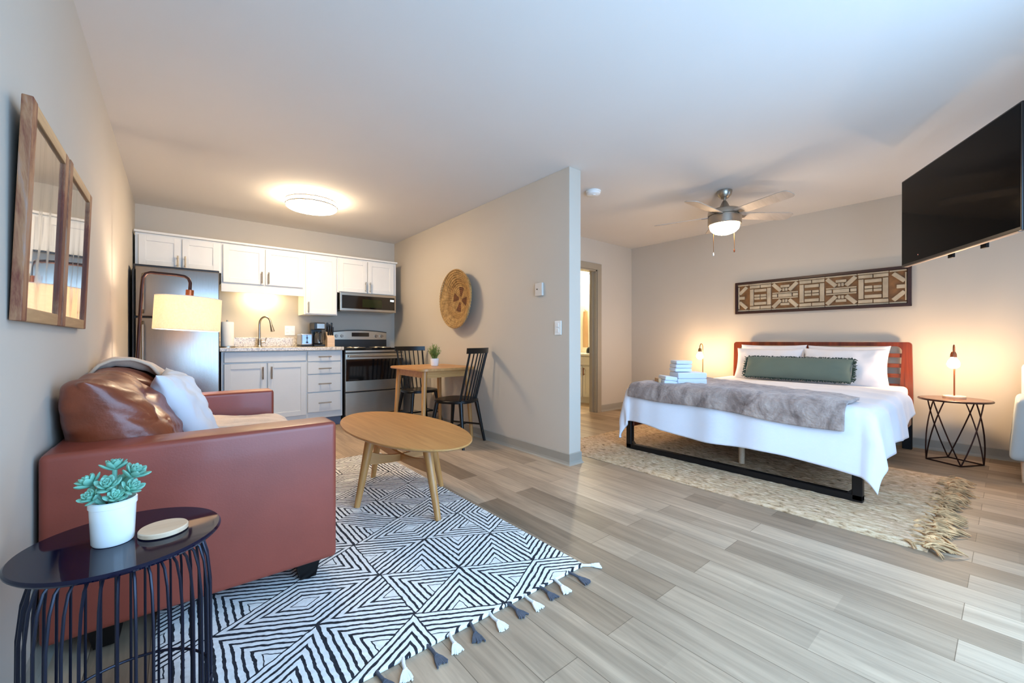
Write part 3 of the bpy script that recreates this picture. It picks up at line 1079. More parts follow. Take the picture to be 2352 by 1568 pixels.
# kitchen ceiling drum light
cx, cy = 1.385, -1.30
t = thing('ceiling_light', 'round flush drum ceiling light glowing over the kitchen', 'ceiling light', (cx, cy, 2.34))
bm = BM(); lathe(bm, [(0.19, 2.439), (0.19, 2.425), (0.0, 2.425)], (cx, cy, 0), 48); obj('mounting_plate', bm, M['white'], t)
bm = BM(); lathe(bm, [(0.228, 2.424), (0.232, 2.420), (0.232, 2.352), (0.222, 2.342), (0.0, 2.338)], (cx, cy, 0), 56); obj('diffuser', bm, M['kitchenlit'], t)
for z in (2.405, 2.362):
    bm = BM(); lathe(bm, [(0.2325, z - 0.006), (0.239, z - 0.006), (0.239, z + 0.006), (0.2325, z + 0.006)], (cx, cy, 0), 56, cap=False); obj('metal_band', bm, M['nickel'], t)

# ================================================================ on the partition wall: basket
R = 0.318
t = thing('wall_basket', 'round woven straw basket hung on the partition wall above the dining table', 'basket', (W, -1.86, 1.478))
bm = BM()
prof = [(0.0, -0.030), (0.10, -0.032), (0.14, -0.036), (0.20, -0.058), (0.26, -0.086), (R, -0.108), (R + 0.004, -0.104), (R, -0.092), (0.25, -0.066), (0.18, -0.034), (0.12, -0.012), (0.0, -0.006)]
lathe(bm, prof, (W, -1.86, 1.478), 72, axis='x', cap=False)
for v in bm.verts:
    d = v.co - Vector((W, -1.86, 1.478))
    rr = math.hypot(d.y, d.z)
    if rr > 0.15:
        v.co.x += 0.010 * math.sin(3 * math.atan2(d.z, d.y)) * (rr / R) ** 2
o = obj('bowl', bm, basket_mat(R), t)
bm = BM()
for k in range(64):
    a = 2 * PI * k / 64
    b = a + 2 * PI / 64 * 1.5
    p = lambda an, x, r: (W - x, -1.86 + r * math.cos(an), 1.478 + r * math.sin(an))
    tube(bm, [p(a, 0.104, R - 0.006), p((a + b) / 2, 0.112, R + 0.002), p(b, 0.102, R + 0.008)], 0.005, 6)
obj('rim', bm, mat('straw_rim', srgb(176, 138, 84), 0.85, var=0.25, vscale=40), t)

# ================================================================ mirrors on the left wall


def mirror(y0, y1, label):
    t = thing('wall_mirror', label, 'mirror', (0.0, (y0 + y1) / 2, 1.068), rot=(0, math.radians(2.1), 0), group='wood-framed mirrors')
    w = y1 - y0
    h = 0.582
    fw = 0.047
    x0, x1 = 0.004, 0.026
    bm = BM(); box(bm, 0.005, 0.012, -w / 2 + 0.03, w / 2 - 0.03, 0.03, h - 0.03); obj('backing', bm, M['black'], t, local=True, smooth=False)
    for s in (-1, 1):
        bm = BM()
        a = -w / 2 if s < 0 else w / 2 - fw
        box(bm, x0, x1 + random.uniform(-.002, .003), a, a + fw, 0, h, 0.003, 2)
        obj('frame_stile', bm, M['reclaimed'], t, local=True, smooth=False)
    for z in (0.0, h - fw * 0.8):
        bm = BM(); box(bm, x0, x1 - 0.002, -w / 2 + fw, w / 2 - fw, z, z + fw * 0.8, 0.003, 2)
        obj('frame_rail', bm, wood('bleached_wood', srgb(150, 112, 72), srgb(196, 158, 112), 0.6, axis=1, fine=30) if 'bleached_wood' not in bpy.data.materials else bpy.data.materials['bleached_wood'], t, local=True, smooth=False)
    bm = BM(); box(bm, 0.0135, 0.017, -w / 2 + fw - 0.006, w / 2 - fw + 0.006, fw * 0.8 - 0.006, h - fw * 0.8 + 0.006)
    obj('mirror_glass', bm, M['mirror'], t, local=True, smooth=False)
    return t


mirror(-4.150, -3.684, 'wood-framed antiqued mirror hung nearest the camera on the left wall')
mirror(-3.674, -3.185, 'wood-framed antiqued mirror hung nearer the kitchen on the left wall')

# ================================================================ floor lamp behind the sofa
LX, LY = 0.060, -1.95
t = thing('floor_lamp', 'dark bronze arc floor lamp with a lit drum shade behind the sofa', 'floor lamp', (LX, LY, 0), rot=(0, math.radians(2.8), 0))
bm = BM(); lathe(bm, [(0.0, 0), (0.13, 0.0), (0.13, 0.018), (0.02, 0.03), (0.0, 0.03)], (0.09, 0, 0), 32)
for v in bm.verts:
    v.co.z += 0.05 * 0  # base stays flat in the lamp's own frame
obj('base', bm, M['bronze'], t, local=True)
bm = BM()
pts = [(0.02, 0, 0.02), (0.02, 0, 1.40), (0.022, 0, 1.455), (0.035, 0, 1.485), (0.06, 0, 1.497), (0.20, 0, 1.500), (0.245, 0, 1.497), (0.268, 0, 1.485), (0.28, 0, 1.455), (0.28, 0, 1.385)]
tube(bm, pts, 0.0105, 12); obj('pole', bm, M['bronze'], t, local=True)
bm = BM(); lathe(bm, [(0.0, 1.402), (0.024, 1.402), (0.024, 1.345), (0.0, 1.345)], (0.28, 0, 0), 20); obj('socket', bm, M['copper'], t, local=True)
bm = BM()
prof = [(0.196, 1.108), (0.194, 1.345), (0.1925, 1.345), (0.1945, 1.108)]
lathe(bm, prof, (0.28, 0, 0), 56, cap=False)
bmesh.ops.bridge_loops
sh = obj('lamp_shade', bm, M['shade'], t, local=True)
bm = BM()
for k in range(3):
    a = 2 * PI * k / 3
    cyl(bm, (0.28, 0, 1.336), (0.28 + 0.193 * math.cos(a), 0.193 * math.sin(a), 1.336), 0.002, seg=6)
obj('shade_spokes', bm, M['white'], sh, local=True)
for z in (1.109, 1.344):
    bm = BM(); tube(bm, [(0.28 + 0.1935 * math.cos(a * PI / 24), 0.1935 * math.sin(a * PI / 24), z) for a in range(48)], 0.0022, 6, True)
    obj('shade_ring', bm, M['white'], sh, local=True)
bm = BM(); lathe(bm, [(0.0, 1.19), (0.02, 1.195), (0.032, 1.22), (0.032, 1.25), (0.018, 1.30), (0.014, 1.345), (0.0, 1.345)], (0.28, 0, 0), 20); obj('light_bulb', bm, M['lampbulb'], t, local=True)

# ================================================================ patterned rug
RX0_, RX1_, RY0, RY1 = 0.275, 1.748, -4.535, -2.12
t = thing('area_rug', 'white wool rug with black nested triangle pattern under the coffee table', 'rug', (1.0, -3.4, 0))
bm = BM(); box(bm, RX0_, RX1_, RY0, RY1, 0.001, 0.013, 0.004, 2)
o = obj('rug_pile', bm, rug_mat(1.007 - 1.0, -3.709 + 3.4, 0.2935, 0.3265), t, smooth=False)
M['twhite'] = mat('white_tassel_yarn', srgb(238, 238, 236), 0.95, var=0.05, vscale=60)
M['tgrey'] = mat('grey_tassel_yarn', srgb(84, 86, 94), 0.95, var=0.15, vscale=60)
nt_ = 18
for i in range(nt_):
    x = RX1_ - 0.012 - i * (RX1_ - RX0_ - 0.03) / (nt_ - 1)
    white = i % 2 == 0
    dx, ln = random.uniform(-0.03, 0.035), random.uniform(0.075, 0.10)
    if i == 0:
        dx, ln = 0.07, 0.045
    bm = BM()
    p0 = Vector((x, RY0 + 0.004, 0.009)); p1 = Vector((x + dx * .55, RY0 - ln * .55, 0.008)); p2 = Vector((x + dx, RY0 - ln, 0.007))
    tube(bm, [p0, (p0 + p1) / 2 + Vector((random.uniform(-.004, .004), 0, 0.001)), p1], [0.006, 0.0055, 0.006], 8)
    cyl(bm, p1 + (p0 - p1) * 0.04, p1 + (p2 - p1) * .12, 0.0078, 0.0078, 10)
    d = (p2 - p1)
    sd = Vector((-d.y, d.x, 0)).normalized()
    for k in range(9):
        f = (k - 4) / 4
        e = p2 + sd * f * 0.020 + Vector((0, random.uniform(-.006, .006), -0.002))
        e.z = 0.0045
        tube(bm, [p1 + sd * f * 0.004, (p1 + e) / 2 + sd * f * 0.003, e], [0.0042, 0.0046, 0.0030], 6)
    obj('tassel', bm, M['twhite'] if white else M['tgrey'], t, label='white knotted tassel' if white else 'grey knotted tassel')

# ================================================================ sofa
SX0, SX1, SYN, SYF, AH = 0.012, 0.862, -3.925, -2.30, 0.672
AT = 0.17
t = thing('sofa', 'reddish-brown leather two-seat sofa along the left wall', 'sofa', (0.45, -3.1, 0.013))
for nm, y0, y1 in (('armrest', SYN, SYN + AT), ('armrest', SYF - AT, SYF)):
    bm = BM(); box(bm, SX0, SX1, y0, y1, 0.095, AH, 0.022, 4)
    for v in bm.verts:   # gently puffed sides
        fx = (v.co.x - SX0) / (SX1 - SX0); fz = (v.co.z - 0.095) / (AH - 0.095)
        k = max(0, fx * (1 - fx) * fz * (1 - fz)) * 16
        v.co.y += (0.006 if y0 > -3.0 else -0.006) * k
    obj(nm, bm, M['leather'], t)
bm = BM(); box(bm, SX0, SX0 + 0.20, SYN + AT - 0.005, SYF - AT + 0.005, 0.095, AH - 0.004, 0.022, 4); obj('back_frame', bm, M['leather'], t)
bm = BM(); box(bm, SX0 + 0.19, SX1 - 0.03, SYN + AT - 0.004, SYF - AT + 0.004, 0.095, 0.285, 0.012, 3); obj('seat_base', bm, M['leather'], t)
mid = (SYN + SYF) / 2
for y0, y1 in ((SYN + AT + 0.003, mid - 0.002), (mid + 0.002, SYF - AT - 0.003)):
    bm = BM(); box(bm, SX0 + 0.20, SX1 + 0.018, y0, y1, 0.287, 0.455, 0.035, 5)
    for v in bm.verts:
        fx = (v.co.x - SX0 - .2) / (SX1 - SX0 - .18); fy = (v.co.y - y0) / (y1 - y0)
        if v.co.z > 0.42:
            v.co.z += 0.016 * max(0, 16 * fx * (1 - fx) * fy * (1 - fy))
    obj('seat_cushion', bm, M['leather'], t)
# loose back cushions, slumped over the low back
for k, (yc, wid, top) in enumerate(((-3.43, 0.68, 0.875), (-2.79, 0.64, 0.880))):
    bm = BM()
    n = 64
    def cpt(u, v, side, yc=yc, wid=wid, top=top, k=k):
        U, V = 2 * u - 1, 2 * v - 1
        prof = (max(0, 1 - abs(U) ** 5.0) * max(0, 1 - abs(V) ** 2.6)) ** 0.42
        yy = yc + U * wid / 2 * (1 - 0.05 * (1 - V * V) * abs(U) ** 3)
        hh = top - 0.44
        zz = 0.44 + hh * v
        lean = 0.275 - 0.215 * v + 0.03 * v * v
        thick = 0.168 * (1.0 - 0.10 * v)
        xx = lean + side * thick * prof
        fold = 0.018 * n3(yy * 5 + 9 * k, zz * 16, side * 2) + 0.010 * n3(yy * 15 + 3 * k, zz * 30, side * 5.0)
        rg = max(0.0, 1 - 5.0 * abs(n3(yy * 3.2 + 5 * k, zz * 6.5 + xx * 4, side * 1.3 + 2)))
        fold -= 0.026 * rg ** 2
        edge = min(1, prof * 1.6)
        xx += side * fold * edge
        zz += 0.02 * n3(yy * 7 + k, 3.3, 1.0) * v + edge * 0.016 * (v > 0.6) * n3(yy * 12, 7.7, k)
        xx = 0.014 + math.log1p(math.exp(min(60.0, (xx - 0.014) * 60))) / 60 if xx < 0.2 else xx
        return Vector((xx, yy, zz))
    fr = [[None] * (n + 1) for _ in range(n + 1)]
    bk = [[None] * (n + 1) for _ in range(n + 1)]
    for i in range(n + 1):
        for j in range(n + 1):
            u = 0.5 - 0.5 * math.cos(PI * i / n); v = 0.5 - 0.5 * math.cos(PI * j / n)
            fr[i][j] = bm.verts.new(cpt(u, v, 1))
            bk[i][j] = fr[i][j] if (i in (0, n) or j in (0, n)) else bm.verts.new(cpt(u, v, -1))
    for i in range(n):
        for j in range(n):
            bm.faces.new((fr[i][j], fr[i + 1][j], fr[i + 1][j + 1], fr[i][j + 1]))
            bm.faces.new((bk[i][j], bk[i][j + 1], bk[i + 1][j + 1], bk[i + 1][j]))
    obj('back_cushion', bm, M['leather2'], t, auto=80)
for x, y in ((SX1 - 0.10, SYN + 0.085), (SX0 + 0.14, SYN + 0.085), (SX1 - 0.10, SYF - 0.085), (SX0 + 0.14, SYF - 0.085)):
    bm = BM()
    z0 = 0.014 if x > 0.275 else 0.014
    rings = []
    for z, s in ((z0, 0.030), (0.096, 0.045)):
        rings.append([Vector((x + a * s, y + b * s, z)) for a, b in ((-1, -1), (1, -1), (1, 1), (-1, 1))])
    ring_loft(bm, rings)
    obj('leg', bm, M['blackpaint'], t, smooth=False, label='black tapered block leg')

# white cushion leaning on the sofa back
mt = frame3((0.372, -3.14, 0.660), (0.06, 1, 0.02), (-0.42, 0.02, 0.91), (0.91, -0.05, 0.42))
bm = pillow_bm(0.46, 0.46, 0.17, mt, 40, 0.10, 0.030, seed=4.0)
tag(obj('throw_pillow', bm, M['cushionw'], auto=80), 'white square cushion leaning on the brown sofa', 'cushion')

# knitted throw over the far end of the sofa
path = [(0.020, 0.80), (0.026, 0.845), (0.05, 0.875), (0.09, 0.892), (0.15, 0.890), (0.215, 0.862), (0.275, 0.80), (0.325, 0.72), (0.370, 0.63), (0.425, 0.55), (0.51, 0.508), (0.68, 0.492), (0.78, 0.488), (0.85, 0.482), (0.892, 0.462), (0.905, 0.40), (0.908, 0.30)]


def along(path, s):
    L = [0]
    for a, b in zip(path, path[1:]):
        L.append(L[-1] + math.hypot(b[0] - a[0], b[1] - a[1]))
    d = s * L[-1]
    for i in range(len(path) - 1):
        if d <= L[i + 1] + 1e-9:
            f = (d - L[i]) / (L[i + 1] - L[i])
            a, b = path[i], path[i + 1]
            return (a[0] + (b[0] - a[0]) * f, a[1] + (b[1] - a[1]) * f)
    return path[-1]


bm = BM()


def throw_pt(u, v):
    s = 0.012 + v * 0.988
    x, z = along(path, s)
    x2, z2 = along(path, min(1, s + 0.02))
    x1_, z1_ = along(path, max(0, s - 0.02))
    tx, tz = x2 - x1_, z2 - z1_
    l = math.hypot(tx, tz) or 1
    nx, nz = -tz / l, tx / l
    if nz < -0.2:
        nx, nz = -nx, -nz
    w = 0.40 + 0.10 * v
    yc = -2.74 + 0.04 * v
    y = yc + (u - 0.5) * w
    rip = 0.014 * math.sin(u * 17 + 3 * n3(v * 4, 0, 0)) + 0.012 * n3(u * 5, v * 9, 2.2)
    return Vector((x + nx * (rip + 0.012), y, z + nz * (rip + 0.016)))


grid(bm, throw_pt, 40, 90)
o = obj('throw_blanket', bm, M['knit'], auto=80)
sm = o.modifiers.new('thickness', 'SOLIDIFY'); sm.thickness = 0.012; sm.offset = 0
tag(o, 'cream knitted blanket draped over the kitchen end of the sofa', 'blanket')

# ================================================================ wire side table with succulent and coasters
TX, TY, TZ, TR = 0.232, -4.357, 0.526, 0.195
t = thing('side_table', 'round black wire-base side table with glossy dark top in the foreground', 'side table', (TX, TY, 0))
bm = BM(); lathe(bm, [(0.0, TZ - 0.012), (TR - 0.004, TZ - 0.012), (TR, TZ - 0.007), (TR, TZ - 0.004), (TR - 0.004, TZ), (0.0, TZ)], (TX, TY, 0), 72)
obj('tabletop', bm, mat('dark_glass_top', srgb(7, 8, 34), 0.04, var=0.05, spec=0.3), t)
bm = BM()
nw = 36
for k in range(nw):
    a = 2 * PI * k / nw
    ca, sa = math.cos(a), math.sin(a)
    prof = [(0.105, TZ - 0.016), (0.135, TZ - 0.022), (0.155, TZ - 0.045), (0.165, TZ - 0.085), (0.172, TZ - 0.16), (0.174, 0.10), (0.174, 0.006)]
    tube(bm, [(TX + r * ca, TY + r * sa, z) for r, z in prof], 0.0032, 6)
for r, z in ((0.174, 0.006), (0.105, TZ - 0.016), (0.1735, 0.12)):
    tube(bm, [(TX + r * math.cos(a * PI / 36), TY + r * math.sin(a * PI / 36), z) for a in range(72)], 0.0036, 6, True)
obj('wire_base', bm, mat('navy_black_wire', srgb(20, 22, 40), 0.35, 0.4, var=0.1), t)

px_, py_ = 0.212, -4.365
t = thing('potted_succulent', 'teal succulent in a white ceramic pot on the dark side table', 'plant', (px_, py_, TZ))
bm = BM(); lathe(bm, [(0.0, TZ + 0.001), (0.036, TZ + 0.001), (0.039, TZ + 0.006), (0.0425, TZ + 0.090), (0.0445, TZ + 0.091), (0.0445, TZ + 0.104), (0.0415, TZ + 0.106), (0.039, TZ + 0.100), (0.037, TZ + 0.085), (0.0, TZ + 0.085)], (px_, py_, 0), 48)
pot = obj('pot', bm, M['ceramic'], t)
bm = BM(); lathe(bm, [(0.0, TZ + 0.086), (0.036, TZ + 0.086), (0.030, TZ + 0.094), (0.0, TZ + 0.098)], (px_, py_, 0), 24); obj('soil', bm, M['soil'], pot)


def rosette(c, nrm, R, n, seed):
    rnd = random.Random(seed)
    bm = BM()
    nrm = Vector(nrm).normalized()
    u, w = basis(nrm)
    for i in range(n):
        f = i / (n - 1)
        a = i * 2.39996 + seed
        tilt = 1.25 - 0.95 * f ** 0.8          # outer leaves lie flat, inner stand
        ln = R * (1.0 - 0.62 * f)
        d = (u * math.cos(a) + w * math.sin(a)) * math.sin(tilt) + nrm * math.cos(tilt)
        d.normalize()
        s = nrm.cross(d).normalized()
        up = d.cross(s).normalized()
        base = Vector(c) + nrm * R * 0.35 * f
        rings = []
        for tt, ww, th in ((0.0, 0.10, 0.07), (0.3, 0.20, 0.10), (0.62, 0.27, 0.11), (0.85, 0.19, 0.08), (0.97, 0.06, 0.03)):
            ctr = base + d * ln * tt + up * (ln * 0.18 * tt * tt)
            rings.append([ctr + s * math.cos(b) * ln * ww + up * math.sin(b) * ln * th for b in [2 * PI * q / 8 for q in range(8)]])
        ring_loft(bm, rings)
    return bm


for i, (dx, dy, dz, R_, nx, ny) in enumerate(((-0.038, 0.006, 0.142, 0.036, -0.5, 0.0), (0.002, 0.012, 0.172, 0.034, 0.05, 0.1), (0.034, -0.008, 0.152, 0.040, 0.5, -0.2),
                                              (-0.006, -0.020, 0.136, 0.036, -0.1, -0.6), (0.030, -0.022, 0.122, 0.034, 0.6, -0.5), (-0.030, -0.020, 0.116, 0.032, -0.6, -0.5),
                                              (0.006, -0.032, 0.112, 0.028, 0.1, -0.8), (0.01, 0.030, 0.125, 0.034, 0.1, 0.8))):
    c = Vector((px_ + dx, py_ + dy, TZ + dz))
    bm = rosette(c, (nx, ny, 1.0), R_, 22, i * 1.7)
    tube(bm, [(px_ + dx * 0.4, py_ + dy * 0.4, TZ + 0.09), tuple(c)], 0.005, 8)
    obj('rosette', bm, M['succ'], t)
cx_, cy_ = 0.306, -4.375
bm = BM(); lathe(bm, [(0.0, TZ + 0.001), (0.047, TZ + 0.001), (0.050, TZ + 0.003), (0.050, TZ + 0.012), (0.048, TZ + 0.0145), (0.0, TZ + 0.0145)], (cx_, cy_, 0), 48)
tag(obj('coaster', bm, M['palew']), 'thick round pale wooden coaster on the dark side table', 'coaster')

# ================================================================ coffee table
CX, CY, CZ = 1.462, -3.225, 0.457
t = thing('coffee_table', 'oval oak coffee table on the triangle-patterned rug', 'coffee table', (CX, CY, 0.013))
bm = BM()
ns = 96
prof = [(0.90, CZ - 0.028), (0.985, CZ - 0.014), (1.0, CZ - 0.007), (1.0, CZ - 0.003), (0.994, CZ)]
rings = [[Vector((CX + 0.318 * k * math.cos(2 * PI * i / ns), CY + 0.695 * k * math.sin(2 * PI * i / ns), z)) for i in range(ns)] for k, z in prof]
ring_loft(bm, rings)
obj('tabletop', bm, M['oaky'], t)
feet = [(-0.29, -0.03), (0.0, -0.50), (0.285, -0.03), (-0.01, 0.45)]
tops = [(-0.20, -0.02), (-0.005, -0.365), (0.20, -0.02), (-0.005, 0.33)]
for (fx, fy), (tx, ty) in zip(feet, tops):
    bm = BM(); cyl(bm, (CX + fx, CY + fy, 0.0135), (CX + tx, CY + ty, CZ - 0.022), 0.017, 0.030, 20); obj('leg', bm, M['oakz'], t)


def stretcher(a, b, za, zb, sag):
    """bowed board from leg to leg"""
    bm = BM()
    a, b = Vector((a[0], a[1], 0)), Vector((b[0], b[1], 0))
    d = (b - a).normalized(); s = Vector((-d.y, d.x, 0)) * 0.011
    rings = []
    for i in range(17):
        f = i / 16
        p = a + (b - a) * f
        k = abs(2 * f - 1)
        zc = za + (zb - za) * f - sag * (1 - k ** 2)
        hh = 0.022 + 0.020 * k ** 2
        rings.append([p + s + Vector((0, 0, zc - hh)), p - s + Vector((0, 0, zc - hh)), p - s + Vector((0, 0, zc + hh)), p + s + Vector((0, 0, zc + hh))])
    ring_loft(bm, rings)
    return bm


zt = 0.30
def lerp2(i, z):
    f = (z - 0.0135) / (CZ - 0.022 - 0.0135)
    return (CX + feet[i][0] + (tops[i][0] - feet[i][0]) * f, CY + feet[i][1] + (tops[i][1] - feet[i][1]) * f)
obj('stretcher', stretcher(lerp2(0, zt), lerp2(2, zt), zt, zt, 0.035), M['oak'], t, smooth=False)
obj('stretcher', stretcher(lerp2(1, zt), lerp2(3, zt), zt, zt, 0.035), M['oaky'], t, smooth=False)

# ================================================================ dining table and chairs
DTX0, DTX1, DTY0, DTY1, DTZ = 2.115, 2.785, -2.21, -1.44, 0.745


def rrect(x0, x1, y0, y1, r, n=8):
    out = []
    for cx2, cy2, a0 in ((x1 - r, y1 - r, 0), (x0 + r, y1 - r, PI / 2), (x0 + r, y0 + r, PI), (x1 - r, y0 + r, 1.5 * PI)):
        for i in range(n + 1):
            a = a0 + PI / 2 * i / n
            out.append((cx2 + r * math.cos(a), cy2 + r * math.sin(a)))
    return out


t = thing('dining_table', 'small rectangular oak dining table against the partition wall', 'table', (2.45, -1.83, 0))
bm = BM(); slab(bm, rrect(DTX0, DTX1, DTY0, DTY1, 0.09), DTZ - 0.024, DTZ, 0.006); obj('tabletop', bm, M['oaky'], t)
bm = BM()
a, b, c, d = DTX0 + 0.08, DTX1 - 0.08, DTY0 + 0.08, DTY1 - 0.08
box(bm, a, b, c, c + 0.02, DTZ - 0.095, DTZ - 0.024); box(bm, a, b, d - 0.02, d, DTZ - 0.095, DTZ - 0.024)
box(bm, a, a + 0.02, c, d, DTZ - 0.095, DTZ - 0.024); box(bm, b - 0.02, b, c, d, DTZ - 0.095, DTZ - 0.024)
obj('apron', bm, M['oak'], t, smooth=False)
for x, y, sx_, sy_ in ((a, c, -1, -1), (b, c, 1, -1), (a, d, -1, 1), (b, d, 1, 1)):
    bm = BM()
    cyl(bm, (x + sx_ * 0.028, y + sy_ * 0.028, 0.0), (x - sx_ * 0.012, y - sy_ * 0.012, DTZ - 0.026), 0.016, 0.028, 18)
    obj('leg', bm, M['oakz'], t)


def spindle_chair(label, loc, rotz):
    """faces local +y; back at local -y"""
    t = thing('spindle_chair', label, 'chair', loc, rotz, group='black spindle-back dining chairs')
    sz = 0.445
    bm = BM()
    out = []
    for i in range(40):
        a = 2 * PI * i / 40
        ca, sa = math.cos(a), math.sin(a)
        r = 1.0 / ((abs(ca) ** 2.6 + abs(sa) ** 2.6) ** (1 / 2.6))
        out.append((0.205 * r * ca * (1 + 0.05 * sa), 0.20 * r * sa))
    slab(bm, out, sz - 0.03, sz, 0.009, 3)
    for v in bm.verts:
        if v.co.z > sz - 0.004:
            v.co.z -= 0.010 * max(0, 1 - (v.co.x / 0.17) ** 2 - ((v.co.y) / 0.16) ** 2)
    obj('seat', bm, M['blackpaint'], t, local=True)
    for sx_, sy_ in ((-1, 1), (1, 1), (-1, -1), (1, -1)):
        bm = BM(); cyl(bm, (sx_ * 0.205, sy_ * 0.20, 0.0), (sx_ * 0.145, sy_ * 0.135, sz - 0.022), 0.013, 0.021, 14); obj('leg', bm, M['blackpaint'], t, local=True)
    for s in (-1, 1):
        bm = BM(); cyl(bm, (s * 0.185, 0.175, 0.17), (s * 0.185, -0.17, 0.17), 0.009, seg=10); obj('stretcher', bm, M['blackpaint'], t, local=True)
    bm = BM(); cyl(bm, (-0.185, 0.0, 0.17), (0.185, 0.0, 0.17), 0.009, seg=10); obj('stretcher', bm, M['blackpaint'], t, local=True)
    # bowed top rail and spindles
    arc = lambda f: Vector((0.185 * f, -0.275 + 0.032 * f * f, 0.0))
    bm = BM()
    rings = []
    for i in range(21):
        f = -1.06 + 2.12 * i / 20
        p = arc(f)
        rings.append([p + Vector((0, -0.010, 0.895)), p + Vector((0, 0.010, 0.895)), p + Vector((0, 0.006, 0.948)), p + Vector((0, -0.014, 0.948))])
    ring_loft(bm, rings)
    obj('top_rail', bm, M['blackpaint'], t, local=True)
    for k in range(7):
        f = (k - 3) / 3 * 0.90
        foot = Vector((0.150 * f / 0.9, -0.155 + 0.03 * f * f, sz - 0.006))
        p = arc(f) + Vector((0, 0, 0.905))
        r = 0.0115 if k in (0, 6) else 0.0075
        bm = BM(); cyl(bm, foot, p, r, r * 0.9, 10); obj('spindle', bm, M['blackpaint'], t, local=True)
    return t


spindle_chair('black spindle-back chair in front of the oak dining table', (2.49, -2.255, 0), math.radians(26))
spindle_chair('black spindle-back chair between the oak dining table and the range', (2.565, -1.285, 0), math.radians(180))

t = thing('potted_herb', 'small bushy green plant in a white pot on the dining table', 'plant', (2.49, -1.80, DTZ))
ox, oy = 2.49, -1.80
bm = BM(); lathe(bm, [(0.0, DTZ + 0.001), (0.036, DTZ + 0.001), (0.040, DTZ + 0.005), (0.047, DTZ + 0.082), (0.044, DTZ + 0.082), (0.042, DTZ + 0.070), (0.0, DTZ + 0.070)], (ox, oy, 0), 32); pt_ = obj('pot', bm, M['ceramic'], t)
bm = BM(); lathe(bm, [(0.0, DTZ + 0.071), (0.041, DTZ + 0.071), (0.0, DTZ + 0.082)], (ox, oy, 0), 24); obj('soil', bm, M['soil'], pt_)
bm = BM()
rnd = random.Random(3)
for i in range(85):
    a = rnd.uniform(0, 2 * PI); sp = rnd.uniform(0.0, 0.088); hh = rnd.uniform(0.06, 0.17) * (1 - sp * 5)
    p0 = Vector((ox + 0.02 * math.cos(a), oy + 0.02 * math.sin(a), DTZ + 0.072))
    p1 = Vector((ox + sp * math.cos(a), oy + sp * math.sin(a), DTZ + 0.09 + hh))
    tube(bm, [p0, (p0 + p1) / 2 + Vector((0, 0, 0.012)), p1], 0.0012, 5)
    for k in range(9):
        q = p0.lerp(p1, 0.35 + 0.65 * k / 8)
        b = rnd.uniform(0, 2 * PI)
        d = Vector((math.cos(b), math.sin(b), rnd.uniform(0.1, 0.9))).normalized() * rnd.uniform(0.016, 0.026)
        s = d.cross(Vector((0, 0, 1))).normalized() * 0.0042
        v = [bm.verts.new(x) for x in (q, q + d * .5 + s, q + d, q + d * .5 - s)]
        bm.faces.new(v)
obj('foliage', bm, M['herb'], t)

# ================================================================ jute rug under the bed
JX0, JX1, JY0, JY1 = 3.115, 4.72, -5.50, -2.93
t = thing('jute_rug', 'braided natural jute rug with frayed end under the bed', 'rug', (3.92, -4.2, 0))
bm = BM()


def jpt(u, v):
    x = JX0 + (JX1 - JX0) * u
    y = JY0 + (JY1 - JY0) * v
    e = min(1, min(u, 1 - u) * 40, min(v, 1 - v) * 60)
    z = 0.004 + e * (0.014 + 0.005 * abs(math.sin(x * 75 + 0.6 * n3(x * 3, y * 6, 0))) + 0.005 * n3(x * 40, y * 18, 1))
    if u in (0, 1):
        x += 0.006 * n3(y * 14, 0, 5)
    return Vector((x, y, z))


vv = grid(bm, jpt, 260, 130)
bnd = [e for e in bm.edges if len(e.link_faces) == 1]
ex = bmesh.ops.extrude_edge_only(bm, edges=bnd)
for v in ex['geom']:
    if isinstance(v, bmesh.types.BMVert):
        v.co.z = 0.0005
obj('rug_body', bm, M['jute'], t, auto=60)
bm = BM()
rnd = random.Random(11)
for i in range(64):
    xc = JX0 + 0.012 + (JX1 - JX0 - 0.024) * (i + rnd.uniform(.2, .8)) / 64
    ln0 = rnd.uniform(0.045, 0.125)
    dx0 = rnd.uniform(-0.06, 0.06)
    curl = rnd.uniform(-0.05, 0.05)
    for k in range(6):
        x = xc + rnd.uniform(-0.008, 0.008)
        ln = ln0 * rnd.uniform(0.6, 1.1)
        dx = dx0 + rnd.uniform(-0.025, 0.025)
        z1 = rnd.uniform(0.002, 0.022)
        y0 = JY0 + rnd.uniform(0.0, 0.09 if k < 2 else 0.02)
        pts = []
        for q in range(6):
            f = q / 5
            pts.append((x + dx * f + curl * f * f, y0 - ln * f, 0.017 + z1 * math.sin(PI * f) - 0.012 * f))
        r0 = rnd.uniform(0.003, 0.0065)
        tube(bm, pts, [r0, r0 * 1.1, r0 * 1.1, r0, r0 * .8, r0 * .4], 5)
obj('fringe', bm, mat('loose_jute', srgb(206, 164, 116), 0.95, var=0.45, vscale=22), t, kind='stuff', label='frayed golden jute fringe')

# ================================================================ bed
HX = 5.66
BY0, BY1 = -5.178, -3.578
t = thing('bed', 'queen bed with slatted cherry headboard and black metal foot frame', 'bed', (4.6, -4.37, 0.018))
hb = None
yc = (BY0 + BY1) / 2
bm = BM()   # frame of the headboard with rounded top corners
zt, zb = 1.004, 0.33


def stile(ya_top, yb_top, ya_bot, yb_bot, z0, z1, x0, x1):
    ring_loft(bm, [[Vector((x0, ya_bot, z0)), Vector((x0, yb_bot, z0)), Vector((x0, yb_top, z1)), Vector((x0, ya_top, z1))],
                   [Vector((x1, ya_bot, z0)), Vector((x1, yb_bot, z0)), Vector((x1, yb_top, z1)), Vector((x1, ya_top, z1))]])


